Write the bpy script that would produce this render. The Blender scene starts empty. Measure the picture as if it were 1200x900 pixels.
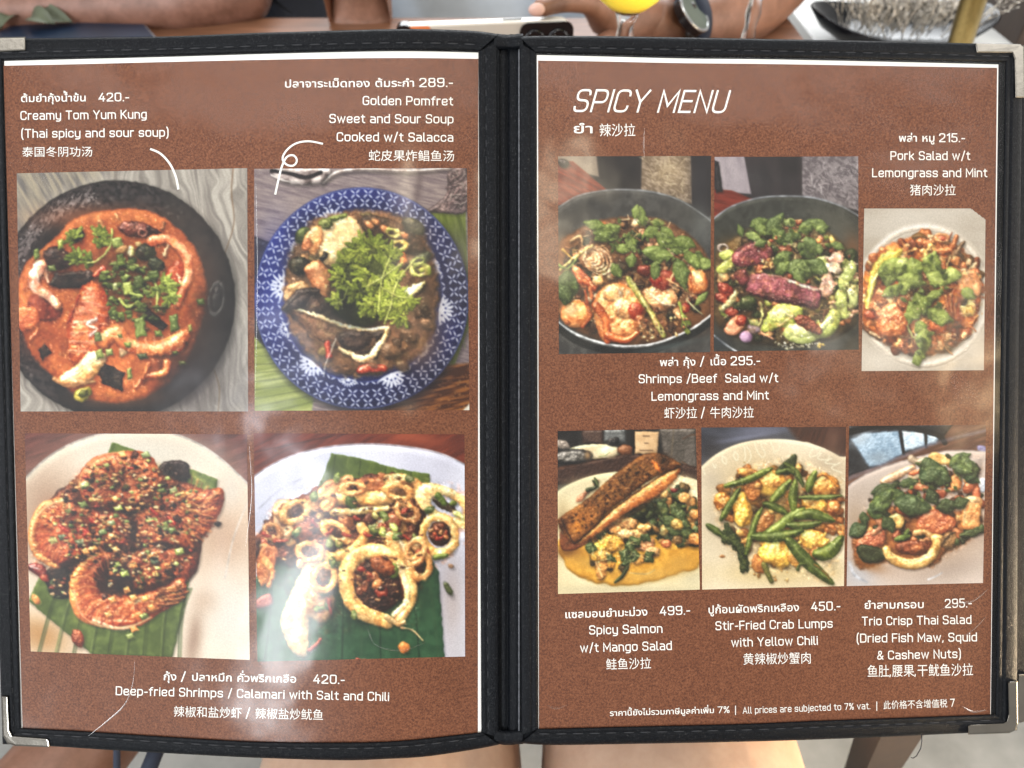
import bpy, bmesh, math, random
import numpy as np
from mathutils import Vector, Matrix
S=bpy.context.scene; COL=S.collection
R_=math.radians
# ---------------------------------------------------------------- camera
CAMZ=1.10
cam=bpy.data.cameras.new('camera'); cam.lens=26; cam.sensor_width=36; cam.clip_start=.01; cam.clip_end=60
co=bpy.data.objects.new('camera',cam); COL.objects.link(co); co.location=(0,0,CAMZ); co.rotation_euler=(R_(45),0,0); S.camera=co
cam.dof.use_dof=True; cam.dof.focus_distance=.326; cam.dof.aperture_fstop=11
# ---------------------------------------------------------------- light
W=bpy.data.worlds.new('World'); S.world=W; W.use_nodes=True
b=W.node_tree.nodes['Background']; b.inputs[0].default_value=(1,.98,.95,1); b.inputs[1].default_value=.5
def area(name,loc,aim,sx,sy,power,col=(1,1,1),spread=180):
    l=bpy.data.lights.new(name,'AREA'); l.shape='RECTANGLE'; l.size=sx; l.size_y=sy; l.energy=power; l.color=col; l.spread=R_(spread)
    o=bpy.data.objects.new(name,l); COL.objects.link(o); o.location=loc
    o.rotation_euler=(Vector(aim)-Vector(loc)).to_track_quat('-Z','Y').to_euler(); return o
S.cycles.sample_clamp_direct=6; S.cycles.caustics_reflective=False; S.cycles.caustics_refractive=False
S.view_settings.view_transform='Standard'; S.view_settings.look='None'; S.view_settings.gamma=1; S.view_settings.exposure=.36
area('ceiling_light',(.2,-.1,2.75),(.2,-.1,0),3.7,.95,27,(1,.98,.95))
area('added_side_key',(-1.6,-.05,1.3),(0,.25,.9),1.0,1.0,13,(.97,.98,1))  # added key lights left and right of the menu, not known windows
area('added_side_key',(1.6,-.05,1.3),(0,.25,.9),1.0,1.0,15,(1,.95,.88))
area('window_light',(-1.15,-2.1,1.75),(-.1,.2,.8),.45,.75,40,(.93,.97,1))
area('spot_strip',(-1.62,-2.2,2.68),(-.1,.2,.85),.2,.06,14,(.9,.92,1))
area('warm_spot',(.24,-1.0,2.68),(.02,.3,.93),.09,.09,3.2,(1,.86,.62))
area('warm_spot',(1.76,-1.49,2.68),(.15,.25,.88),.09,.09,2.6,(1,.93,.8))
area('warm_spot',(2.62,-1.72,2.6),(.22,.25,.86),.3,.2,9,(1,.72,.4))
area('daylight_beyond',(.5,3.4,2.7),(.5,2.4,0),4,2.2,170,(.95,.98,1))
area('lap_lamp',(.8,.0,.63),(.12,.12,.56),.12,.12,9,(1,.76,.48))

# ---------------------------------------------------------------- painter for the printed dish pictures
def hx(c):
    return np.array([int(c[i:i+2],16)/255 for i in (0,2,4)],dtype=np.float32)
def vn(x,y,s):
    xi=np.floor(x); yi=np.floor(y); fx=x-xi; fy=y-yi
    fx=fx*fx*(3-2*fx); fy=fy*fy*(3-2*fy)
    def h(a,b):
        v=np.sin(a*127.1+b*311.7+s*74.7)*43758.5453
        return v-np.floor(v)
    a=h(xi,yi); b=h(xi+1,yi); c=h(xi,yi+1); d=h(xi+1,yi+1)
    return (a*(1-fx)+b*fx)*(1-fy)+(c*(1-fx)+d*fx)*fy
def fbm(x,y,s,o=3):
    t=0; a=.5; n=0
    for k in range(o):
        t=t+a*vn(x*2**k,y*2**k,s+k*3.7); n+=a; a*=.55
    return t/n
def smooth(p,closed=True,k=5):
    p=np.array(p,dtype=float); n=len(p); out=[]
    R=range(n) if closed else range(n-1)
    for i in R:
        if closed: a,b,c,d=p[(i-1)%n],p[i],p[(i+1)%n],p[(i+2)%n]
        else: a,b,c,d=p[max(i-1,0)],p[i],p[i+1],p[min(i+2,n-1)]
        for j in range(k):
            t=j/k
            out.append(.5*((2*b)+(c-a)*t+(2*a-5*b+4*c-d)*t*t+(3*b-a-3*c+d)*t**3))
    if not closed: out.append(p[-1])
    return np.array(out)
class Pic:
    def __init__(s,w,h,quad,seed,ss=2):
        s.w,s.h,s.ss=w,h,ss; W,H=w*ss,h*ss
        u=(np.arange(W)+.5)/W; v=(np.arange(H)+.5)/H
        U,V=np.meshgrid(u,v)
        q=np.array(quad,dtype=float)
        P=[(q[0][i]*(1-U)+q[1][i]*U)*(1-V)+(q[3][i]*(1-U)+q[2][i]*U)*V for i in (0,1)]
        s.X,s.Y=P; s.W,s.H=W,H; s.q=q
        s.kx=W/(q[1][0]-q[0][0]); s.ky=H/(q[3][1]-q[0][1])
        s.a=np.zeros((H,W,3),dtype=np.float32); s.r=random.Random(seed); s.L=np.array((-.35,-.62,.70))
    def bg(s,c): s.a[:]=hx(c)
    def sub(s,bb,pad):
        x0,y0=s.q[:,0].min(),s.q[:,1].min()
        j0=int((bb[0]-pad-x0)*s.kx)-12; j1=int((bb[2]+pad-x0)*s.kx)+12
        i0=int((bb[1]-pad-y0)*s.ky)-12; i1=int((bb[3]+pad-y0)*s.ky)+12
        return max(i0,0),min(i1,s.H),max(j0,0),min(j1,s.W)
    def puff(s,df,bb,c,c2=None,R=14,warp=2.,ws=16,sh=.4,so=(3,6),ss=7,spec=.3,bump=.5,bs=8,amb=.68,soft=2.6,al=1,mot=26,flat=0,L=None,gl=18):
        i0,i1,j0,j1=s.sub(bb,16)
        if i1-i0<3 or j1-j0<3: return
        X=s.X[i0:i1,j0:j1]; Y=s.Y[i0:i1,j0:j1]; sd=s.r.random()*50
        d=df(X,Y)
        if warp: d=d+(fbm(X/ws,Y/ws,sd,2)-.5)*2*warp*1.6
        A=s.a[i0:i1,j0:j1]
        if sh:
            e=df(X-so[0],Y-so[1]); m=np.clip(.5-e/(2*ss),0,1)*sh; A*=(1-m[...,None])
        m=np.clip(.5-d/(2*soft),0,1)*al
        c=hx(c); c2=hx(c2) if c2 else c*.7
        mv=np.clip((fbm(X/mot,Y/mot,sd+9,3)-.5)*2.6+.5,0,1)[...,None]
        col=c*(1-mv)+c2*mv
        if not flat:
            t=np.clip(-d/R,0,1); h=np.sqrt(np.maximum(1-(1-t)**2,0))*R*.62
            if bump: h=h+bump*.38*bs*fbm(X/bs,Y/bs,sd+3,2)
            gy,gx=np.gradient(h); gx=gx*s.kx; gy=gy*s.ky
            n=np.stack((-gx,-gy,np.ones_like(gx)),-1); n/=np.linalg.norm(n,axis=-1,keepdims=True)
            l=np.array(L) if L is not None else s.L; l=l/np.linalg.norm(l)
            lam=np.clip(n@l,0,1)
            hv=l+np.array((0,0,1.)); hv/=np.linalg.norm(hv)
            sp=np.clip(n@hv,0,1)**gl*spec
            col=col*(amb+(1.42-amb)*lam)[...,None]+sp[...,None]*np.array((1,.96,.9))
        A[:]=A*(1-m[...,None])+np.clip(col,0,1)*m[...,None]
    def E(s,x,y,rx,ry,an,c,c2=None,**k):
        an=math.radians(an); ca,sa=math.cos(an),math.sin(an); mr=min(rx,ry)
        def df(X,Y):
            p=(X-x)*ca+(Y-y)*sa; q=-(X-x)*sa+(Y-y)*ca
            return (np.sqrt((p/rx)**2+(q/ry)**2)-1)*mr
        r=max(rx,ry); k.setdefault('R',mr*.8)
        s.puff(df,(x-r,y-r,x+r,y+r),c,c2,**k)
    def G(s,p,c,c2=None,sm=True,**k):
        P=smooth(p) if sm else np.array(p,dtype=float)
        def df(X,Y):
            D=np.full(X.shape,1e9); ins=np.zeros(X.shape,bool); n=len(P)
            for i in range(n):
                ax,ay=P[i]; bx,by=P[(i+1)%n]; ex,ey=bx-ax,by-ay; L=ex*ex+ey*ey+1e-9
                px,py=X-ax,Y-ay; t=np.clip((px*ex+py*ey)/L,0,1)
                D=np.minimum(D,(px-t*ex)**2+(py-t*ey)**2)
                if ay!=by:
                    ins^=((ay>Y)!=(by>Y))&(X<(bx-ax)*(Y-ay)/(by-ay)+ax)
            D=np.sqrt(D); return np.where(ins,-D,D)
        s.puff(df,(P[:,0].min(),P[:,1].min(),P[:,0].max(),P[:,1].max()),c,c2,**k)
    def S(s,p,w0,w1,c,c2=None,mid=None,**k):
        P=smooth(p,False) if len(p)>2 else np.array(p,dtype=float); n=len(P)-1
        def df(X,Y):
            D=np.full(X.shape,1e9)
            for i in range(n):
                ax,ay=P[i]; bx,by=P[i+1]; ex,ey=bx-ax,by-ay; L=ex*ex+ey*ey+1e-9
                px,py=X-ax,Y-ay; t=np.clip((px*ex+py*ey)/L,0,1); f=(i+t)/n
                w=w0+(w1-w0)*f
                if mid is not None: w=w+(mid-(w0+w1)/2)*4*f*(1-f)
                D=np.minimum(D,np.sqrt((px-t*ex)**2+(py-t*ey)**2)-w)
            return D
        W=max(w0,w1,mid or 0); k.setdefault('R',W); k.setdefault('warp',min(1.2,W*.25))
        s.puff(df,(P[:,0].min()-W,P[:,1].min()-W,P[:,0].max()+W,P[:,1].max()+W),c,c2,**k)
    def O(s,x,y,rx,ry,an,w,c,c2=None,**k):
        an=math.radians(an); ca,sa=math.cos(an),math.sin(an); mr=min(rx,ry)
        def df(X,Y):
            p=(X-x)*ca+(Y-y)*sa; q=-(X-x)*sa+(Y-y)*ca
            return np.abs((np.sqrt((p/rx)**2+(q/ry)**2)-1)*mr)-w
        r=max(rx,ry)+w; k.setdefault('R',w)
        s.puff(df,(x-r,y-r,x+r,y+r),c,c2,**k)
    def leaf(s,x,y,an,ln,wd,c,c2=None,bend=0,vein='a8bf7a',ser=.06,va=.55,**k):
        a=math.radians(an); ca,sa=math.cos(a),math.sin(a)
        def T(t,o):
            b=bend*math.sin(math.pi*t); return (x+ca*t*ln-sa*(o+b),y+sa*t*ln+ca*(o+b))
        prof=[(0,.12),(.15,.62),(.33,.95),(.52,1),(.7,.78),(.86,.42)]
        J=lambda:1+s.r.uniform(-ser,ser)*2
        up=[T(t,-w*wd/2*J()) for t,w in prof]; dn=[T(t,w*wd/2*J()) for t,w in prof][::-1]
        k.setdefault('R',wd*.35); k.setdefault('bs',wd*.16); k.setdefault('bump',.9)
        s.G(up+[T(1,0)]+dn,c,c2,**k)
        if va:
            f=dict(sh=0,flat=1,warp=.4,al=va,soft=1.5)
            s.S([T(0,0),T(.5,0),T(.93,0)],1.7,.7,vein,vein,**f)
            for t in (.2,.38,.56,.72):
                for sg in (1,-1): s.S([T(t,0),T(t+.13,sg*wd*.34)],.9,.5,vein,vein,**dict(f,al=va*.6))
    def herb(s,x,y,sz,an,c,c2,n=5,**k):
        for i in range(n):
            a=an+(i-(n-1)/2)*(150/n)+s.r.uniform(-12,12); l=sz*s.r.uniform(.6,1.05)
            for j in range(3):
                b=math.radians(a+(j-1)*32); f=.62 if j!=1 else 1
                ex,ey=x+math.cos(b)*l*f,y+math.sin(b)*l*f
                s.S([(x,y),((x+ex)/2+s.r.uniform(-2,2),(y+ey)/2),(ex,ey)],1.5,sz*.09,s.r.choice((c,c,c2)),c2,mid=sz*.13,warp=sz*.06,ws=5,sh=.35,so=(1,3),ss=4,spec=.1,bs=5,**k)
    def scat(s,poly,n,pal,r0,r1,asp=.6,kind='E',**k):
        P=np.array(poly,dtype=float); x0,y0=P.min(0); x1,y1=P.max(0); got=0; tries=0
        while got<n and tries<n*30:
            tries+=1; x=s.r.uniform(x0,x1); y=s.r.uniform(y0,y1); ins=False
            for i in range(len(P)):
                (ax,ay),(bx,by)=P[i],P[(i+1)%len(P)]
                if (ay>y)!=(by>y) and x<(bx-ax)*(y-ay)/(by-ay)+ax: ins=not ins
            if not ins: continue
            got+=1; r=s.r.uniform(r0,r1); c=s.r.choice(pal); an=s.r.uniform(0,180)
            if kind=='E': s.E(x,y,r,r*s.r.uniform(asp,1),an,c,warp=r*.22,ws=max(r,5),bs=max(4,r*.5),so=(r*.15,r*.3),ss=max(3,r*.5),**k)
            elif kind=='S':
                a=math.radians(an); s.S([(x-math.cos(a)*r,y-math.sin(a)*r),(x+s.r.uniform(-.4,.4)*r,y+s.r.uniform(-.4,.4)*r),(x+math.cos(a)*r,y+math.sin(a)*r)],r*asp*.3,r*asp*.2,c,so=(1,3),ss=4,**k)
            elif kind=='G':
                m=s.r.choice((4,5,6)); s.G([(x+math.cos(6.283*i/m+s.r.uniform(-.4,.4))*r*s.r.uniform(.7,1.1),y+math.sin(6.283*i/m+s.r.uniform(-.4,.4))*r*asp*s.r.uniform(.7,1.1)) for i in range(m)],c,sm=False,R=r*.4,warp=r*.12,ws=max(r*.6,4),bs=max(4,r*.4),so=(r*.15,r*.3),ss=max(3,r*.4),**k)
            elif kind=='L': s.leaf(x,y,s.r.uniform(0,360),r*2,r*1.25*asp,c,**k)
    def tex(s,poly,c,c2,sx,sy,an,o=4,ctr=2.4,soft=3,al=1,sd=None,warp=0):
        """streaky two-tone texture inside a polygon (None = everywhere)"""
        a=math.radians(an); X,Y=s.X,s.Y; sd=sd or s.r.random()*50
        p=X*math.cos(a)+Y*math.sin(a); q=-X*math.sin(a)+Y*math.cos(a)
        if warp: q=q+warp*(fbm(X/90,Y/90,sd+5,2)-.5)
        v=np.clip((fbm(p/sx,q/sy,sd,o)-.5)*ctr+.5,0,1)[...,None]
        col=hx(c)*(1-v)+hx(c2)*v
        m=np.ones(X.shape)*al if poly is None else s.mask(poly,soft)*al
        s.a[:]=s.a*(1-m[...,None])+col*m[...,None]
    def mask(s,poly,soft=2):
        P=np.array(poly,dtype=float); X,Y=s.X,s.Y; D=np.full(X.shape,1e9); ins=np.zeros(X.shape,bool); n=len(P)
        for i in range(n):
            ax,ay=P[i]; bx,by=P[(i+1)%n]; ex,ey=bx-ax,by-ay; L=ex*ex+ey*ey+1e-9
            px,py=X-ax,Y-ay; t=np.clip((px*ex+py*ey)/L,0,1); D=np.minimum(D,(px-t*ex)**2+(py-t*ey)**2)
            if ay!=by: ins^=((ay>Y)!=(by>Y))&(X<(bx-ax)*(Y-ay)/(by-ay)+ax)
        D=np.sqrt(D); return np.clip(.5-np.where(ins,-D,D)/(2*soft),0,1)
    def speck(s,poly,n,c,r0=1,r1=2.5,al=.9):
        s.scat(poly,n,[c],r0,r1,asp=.5,flat=1,sh=0,soft=1.2,al=al)
    def soft(s,x,y,rx,ry,an,c,al,p=1.):
        a=math.radians(an); X,Y=s.X-x,s.Y-y
        u=(X*math.cos(a)+Y*math.sin(a))/rx; v=(-X*math.sin(a)+Y*math.cos(a))/ry
        m=(np.exp(-(u*u+v*v)*p)*al)[...,None]; s.a[:]=s.a*(1-m)+hx(c)*m
    def mess(s,poly,amp=4,sc=13,mott=.5,glint=.5,soft=12,chroma=.12,warm=('b5673a','56602e')):
        """breaks up clean outlines and flat tones the way wet, mixed food does"""
        X,Y=s.X,s.Y; sd=s.r.random()*60; m=s.mask(poly,soft) if poly is not None else np.ones(X.shape)
        dx=((fbm(X/sc,Y/sc,sd,3)-.5)*2.2*amp+(fbm(X/(sc*.35),Y/(sc*.35),sd+7,2)-.5)*amp*1.1)*m*s.kx
        dy=((fbm(X/sc,Y/sc,sd+20,3)-.5)*2.2*amp+(fbm(X/(sc*.35),Y/(sc*.35),sd+27,2)-.5)*amp*1.1)*m*s.ky
        I,J=np.mgrid[0:s.H,0:s.W]; fi=np.clip(I+dy,0,s.H-1.01); fj=np.clip(J+dx,0,s.W-1.01); i=fi.astype(int); j=fj.astype(int); u=(fi-i)[...,None]; v=(fj-j)[...,None]
        a=s.a; b=(a[i,j]*(1-v)+a[i,j+1]*v)*(1-u)+(a[i+1,j]*(1-v)+a[i+1,j+1]*v)*u
        n=(fbm(X/30,Y/30,sd+3,4)-.5)*1.3+(fbm(X/8,Y/8,sd+4,2)-.5)*.6
        b=b*np.exp(mott*n*m)[...,None]
        for k,c in enumerate(warm):
            t=(np.clip((fbm(X/22,Y/22,sd+30+k*9,3)-.55)*5,0,1)*m*chroma*2)[...,None]; lum=b.mean(-1,keepdims=True)
            b=b*(1-t)+hx(c)*(lum/hx(c).mean())*t
        g=fbm(X/9,Y/6,sd+50,3); g=np.clip((g-.7)*14,0,1)*np.clip(fbm(X/60,Y/60,sd+55,2)*2.4-.8,0,1)*m*glint
        lum=b.mean(-1,keepdims=True); b=b+g[...,None]*(.25+.75*lum)*np.array((1,.95,.86))
        s.a=np.clip(b,0,1).astype(np.float32)
    def done(s,grain=.03,sat=1.0):
        for ax in (0,1):
            b=np.pad(s.a,[(1,1) if k==ax else (0,0) for k in range(3)],mode='edge'); n=s.a.shape[ax]; sl=lambda o: tuple(slice(o,o+n) if k==ax else slice(None) for k in range(3)); s.a=b[sl(0)]*.27+b[sl(1)]*.46+b[sl(2)]*.27
        gd=np.clip((s.a[...,1]-np.maximum(s.a[...,0],s.a[...,2]))*4,0,1)[...,None]; s.a=s.a*(1-.2*gd)
        s.a=np.clip(s.a,0,1); s.a=s.a**1.06; s.a=s.a+.16*(s.a-.45)*s.a*(1-s.a)*4*.5
        l=s.a@np.array((.3,.59,.11),dtype=np.float32); s.a=l[...,None]*(1-sat)+s.a*sat
        ex=np.clip(s.a[...,0]-np.maximum(s.a[...,1],s.a[...,2])-.30,0,1); s.a[...,0]-=ex*.45; s.a[...,1]+=ex*.05
        ex=np.clip(s.a[...,1]-np.maximum(s.a[...,0],s.a[...,2])-.10,0,1); s.a[...,1]-=ex*.5
        g=np.clip(s.a[...,1]-np.maximum(s.a[...,0],s.a[...,2]),0,1); s.a[...,0]+=g*.55; s.a[...,2]-=g*.1
        a=s.a.reshape(s.h,s.ss,s.w,s.ss,3).mean((1,3))
        g=np.random.default_rng(7).normal(0,grain,(s.h,s.w,1)).astype(np.float32)
        return np.clip(a*(1+g),0,1)
def ell(x,y,rx,ry,n=40,a0=0,a1=360):
    return [(x+rx*math.cos(math.radians(a0+(a1-a0)*i/n)),y+ry*math.sin(math.radians(a0+(a1-a0)*i/n))) for i in range(n)]
FL=dict(flat=1,sh=0,warp=0)
def pic_soup(p):
    p.bg('a0988c')
    p.tex(None,'b9b2a6','837c74',190,13,78,5,2.4,warp=90)
    p.tex([(40,40),(420,40),(200,140),(40,300)],'6f6a66','a79c86',120,10,60,4,2.6,al=.85,soft=30)
    p.tex([(600,560),(830,560),(830,860),(560,860)],'a8a39c','75706b',150,12,80,4,2.4,al=.7,soft=40,warp=80)
    p.S([(768,45),(762,130),(770,230),(740,330)],1.5,1,'8a6a4c',**FL); p.S([(700,700),(722,770),(718,850)],2,1,'8a7458',**FL)
    p.E(384,482,390,392,0,'25211f','191716',R=60,warp=2,sh=.5,so=(8,10),ss=16,bump=.3,bs=9,spec=.06,amb=.8)
    # rough stone rim, glinting at the upper left
    rim=ell(384,482,385,388,30,120,300)+ell(375,498,318,322,30,300,120)
    p.tex(rim,'151212','3d3533',13,9,20,4,3.2,soft=5)
    gl=ell(384,482,372,376,16,185,262)+ell(375,492,322,330,16,262,185)
    p.tex(gl,'2a2322','8d8380',16,5,-50,3,3.4,soft=14,al=.8)
    p.scat(gl,110,['d2cac6','a89f9c','8d8482'],2,6,asp=.3,flat=1,sh=0,soft=1.5,al=.6)
    p.scat(ell(384,482,380,380,20,125,180)+ell(384,482,325,330,20,180,125),70,['8a7f7a','5c5350'],2,6,asp=.4,flat=1,sh=0,al=.5)
    p.scat(ell(384,482,380,380,20,262,310)+ell(384,482,325,330,20,310,262),60,['7d7674','4c4644'],2,5,asp=.4,flat=1,sh=0,al=.5)
    soup=[(180,280),(250,215),(380,185),(500,195),(600,262),(660,350),(680,470),(650,600),(590,720),(500,790),(400,818),(280,805),(180,740),(100,650),(66,540),(62,440),(90,360)]
    p.G(soup,'c9663a','a34826',R=30,warp=3,sh=0,bump=.25,bs=22,spec=.1,amb=.62,soft=4,mot=90)
    p.soft(330,215,180,40,0,'cf7a4e',.6); p.soft(150,590,90,80,0,'8a3a22',.6); p.soft(640,480,60,150,0,'a8542f',.5)
    p.soft(600,720,110,110,-40,'2b2120',.85); p.soft(420,420,150,150,0,'3a2c1a',.85); p.soft(200,380,110,70,0,'3a1d17',.75)
    p.soft(560,640,60,60,0,'54301f',.6); p.soft(690,520,60,140,0,'1c1918',.55); p.soft(380,800,120,30,0,'b56a3a',.5)
    p.O(712,480,24,52,8,3,'3c3a38',sh=0,al=.8); p.E(712,480,18,44,8,'232120',sh=0,al=.7)
    p.E(446,250,56,26,8,'53261d','2d1512',spec=.5); p.O(470,262,13,11,0,4,'a8806c','5a2c22',spec=.6)
    p.S([(490,245),(520,262),(528,268)],9,4,'2a1512',spec=.5)
    p.S([(330,225),(345,250)],9,6,'d08a58'); p.S([(382,200),(390,212)],5,3,'d9a070'); p.S([(540,230),(535,250)],7,5,'8a5230')
    # dark leaves and mushrooms
    for q in ([(160,432),(188,392),(300,386),(322,402),(280,442),(200,446)],[(315,705),(345,690),(412,720),(402,782),(340,758)],[(460,535),(480,500),(552,565),(540,586)],[(125,645),(150,625),(172,655),(140,680)]):
        p.G(q,'241b18','120f0e',sm=False,R=10,spec=.25)
    p.E(190,345,48,36,20,'38231d','1c1311',spec=.3); p.E(255,270,24,24,0,'2c2a1d','141410'); p.E(480,325,34,28,0,'33361f','1a1a12'); p.E(515,365,30,22,20,'2d3320','151810')
    p.E(150,505,60,46,20,'8a3a26','5d2116',spec=.15); p.G([(62,510),(110,515),(118,555),(80,575),(62,560)],'c9653c','a8432a'); p.S([(100,610),(125,585),(120,565)],6,4,'d9663f',spec=.5)
    # prawns
    p.S([(505,290),(555,283),(600,325),(613,385),(600,440),(585,490)],12,9,'dd8a58','b8482c',spec=.5); p.S([(540,335),(555,300)],6,4,'efc49a',spec=.4)
    p.G([(545,400),(585,350),(605,370),(598,430),(570,470),(545,440)],'c63f26','a32c1a',spec=.4,R=20)
    p.S([(585,400),(600,450),(585,500)],5,3,'e9b083')
    p.S([(138,372),(116,410),(122,440),(155,462),(188,496)],17,10,'dca58a','b5694c',spec=.4); p.S([(145,380),(160,420)],8,5,'e7c0a2'); 
    p.G([(285,433),(340,443),(354,490),(343,560),(352,622),(292,662),(240,660),(233,590),(247,510),(268,452)],'cf4c2d','a93220',R=36,spec=.55,bump=.8,bs=15)
    p.S([(270,465),(250,510),(228,532)],6,2,'c93f28'); p.S([(320,540),(285,560),(322,575),(290,600),(318,600)],7,4,'eab49a','d98a70',spec=.6); p.E(300,560,20,10,-20,'6c5a63',al=.6); p.soft(325,480,16,40,0,'ea8a66',.6)
    p.S([(315,400),(345,378),(340,425)],9,6,'c8402e',spec=.5)
    p.G([(300,652),(345,662),(332,700),(282,750),(216,757),(203,738),(262,690)],'dcae7c','b8794a',R=22,spec=.5,bump=.8,bs=11); p.S([(180,742),(230,765),(310,750)],8,6,'c98c58')
    p.S([(332,612),(382,585),(415,622),(495,640),(560,625),(600,600)],22,20,'db7c48','c04e2c',spec=.5,bump=.8,bs=11); p.S([(375,595),(345,625)],9,7,'edc089',spec=.5); p.S([(585,590),(604,630),(560,660)],8,6,'d85c36',spec=.5)
    p.S([(550,690),(540,722),(480,735),(450,768)],13,7,'cd7546','a5482a',spec=.5); p.S([(490,695),(470,740)],9,6,'b85a34'); p.E(405,650,14,16,0,'dcb98c',spec=.5)
    p.E(272,792,32,22,-35,'b7a24a','6b6a24',spec=.4); p.E(275,790,18,12,-35,'4d531c',sh=0)
    p.G([(280,430),(335,436),(362,500),(356,570),(360,640),(300,690),(238,690),(222,600),(240,510)],'d2572f','a8351c',R=44,spec=.55,bump=.5,bs=18,warp=4)
    for k in range(6): p.S([(238-k*1.5,500+k*30),(290,488+k*33),(352,508+k*28)],3,2,'e8a184',al=.65,sh=.3,soft=3)
    p.soft(300,500,24,60,10,'ee9a78',.55); p.S([(262,470),(240,520),(224,560)],5,2,'8f2416'); p.S([(318,545),(290,562),(320,580),(296,600)],6,4,'ecd0bc',spec=.5)
    p.G([(300,652),(350,662),(336,706),(284,756),(214,764),(196,740),(258,690)],'e3b98a','c08752',R=24,spec=.5,bump=.5,bs=12); p.S([(215,745),(270,715),(325,672)],4,3,'f0d9b4',al=.7,sh=0)
    p.S([(340,615),(385,588),(420,626),(500,645),(565,630),(605,598)],25,22,'df8450','c4552f',spec=.5,bump=.5,bs=13)
    for k in range(6): p.S([(425+k*27,608+k*(-1)),(430+k*27,628),(424+k*27,650)],2.5,2,'f0b890',al=.6,sh=0,soft=2.5)
    p.S([(500,288),(560,284),(608,330),(620,392),(604,445),(585,495)],17,13,'e0956a','bf5232',spec=.5); p.S([(135,370),(112,412),(124,448),(160,470),(192,500)],21,13,'e0ae94','bd7456',spec=.4)
    p.G([(62,508),(118,512),(128,560),(84,585),(62,570)],'d06a40','ad4629',spec=.4)
    # herbs and spring onion
    p.mess(soup,3.0,14,.35,.6,warm=('e08a4c','8a3f22'))
    for x,y,a in ((262,345,200),(300,350,160),(345,300,250),(330,270,290),(250,280,230)): p.herb(x,y,44,a,'7e9247','4c6a2c')
    for x,y,a in ((540,450,20),(555,445,330),(520,440,80),(560,470,60),(545,430,300)): p.herb(x,y,40,a,'9db05a','648038')
    p.S([(370,252),(362,310),(322,352),(290,360)],3,3,'a9b863',sh=.3); p.S([(418,358),(470,380),(512,430),(518,470),(514,520)],4,3,'b6c46c',sh=.4)
    p.scat([(330,420),(420,340),(520,390),(560,500),(500,590),(400,570)],40,['33451f','24331a','46592c','5a3a22'],12,24,kind='G',spec=.2); gr=['5f8040','4a6a32','7d9a52','3e5a2c']
    p.scat([(340,390),(400,340),(480,370),(520,430),(500,500),(440,560),(370,550),(345,470)],90,gr,6,16,asp=.7,kind='G',spec=.25)
    for x,y,a,w,h,c in ((396,352,20,15,22,'587a38'),(378,440,15,10,14,'a4b070'),(420,445,0,20,24,'8a9a4e'),(455,425,10,20,26,'3f5c2e'),(398,532,30,13,12,'6d8c40'),(460,575,5,22,38,'6c9048'),(572,560,0,18,32,'4e7a3c'),(322,605,20,14,18,'5d7444'),(420,630,10,13,10,'64803c'),(200,300,0,12,18,'8aa04e'),(120,332,30,12,20,'5f7c3e'),(170,378,0,16,10,'56703e'),(520,592,10,16,12,'567a3a'),(328,660,20,15,18,'6c7f42'),(360,655,0,14,12,'7f9352'),(426,725,0,11,22,'6f7f42'),(470,668,10,20,12,'4a5a3a'),(395,600,0,9,8,'718a48'),(385,295,20,24,20,'7d9450'),(660,490,20,16,12,'44622c'),(600,690,0,14,7,'52582c'),(575,656,10,12,7,'48602c'),(505,400,20,22,16,'42602f'),(625,575,40,8,14,'7c7a3c')):
        p.G([(x-w*.8,y-h*.7),(x+w*.6,y-h),(x+w,y+h*.6),(x-w*.5,y+h*.9)],c,sm=False,R=9,spec=.35,warp=2)
    p.E(430,322,14,17,10,'d8c9a0','a8a060',spec=.5); p.E(404,316,22,12,-20,'c08a54'); p.E(455,300,10,8,0,'b89a64')
    p.S([(395,480),(420,505),(450,490)],5,3,'a9bb62'); p.S([(430,460),(470,470)],4,3,'93a85a')
    p.speck([(110,600),(160,240),(380,200),(600,260),(640,500),(500,740),(300,780)],70,'f4dcb8',1,2.4,.75)
    p.soft(660,300,100,190,-25,'8a8a88',.16); p.soft(700,640,60,120,0,'6a6a6a',.22)
    p.mess(soup,2.2,10,.3,.35,chroma=.05)
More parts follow.
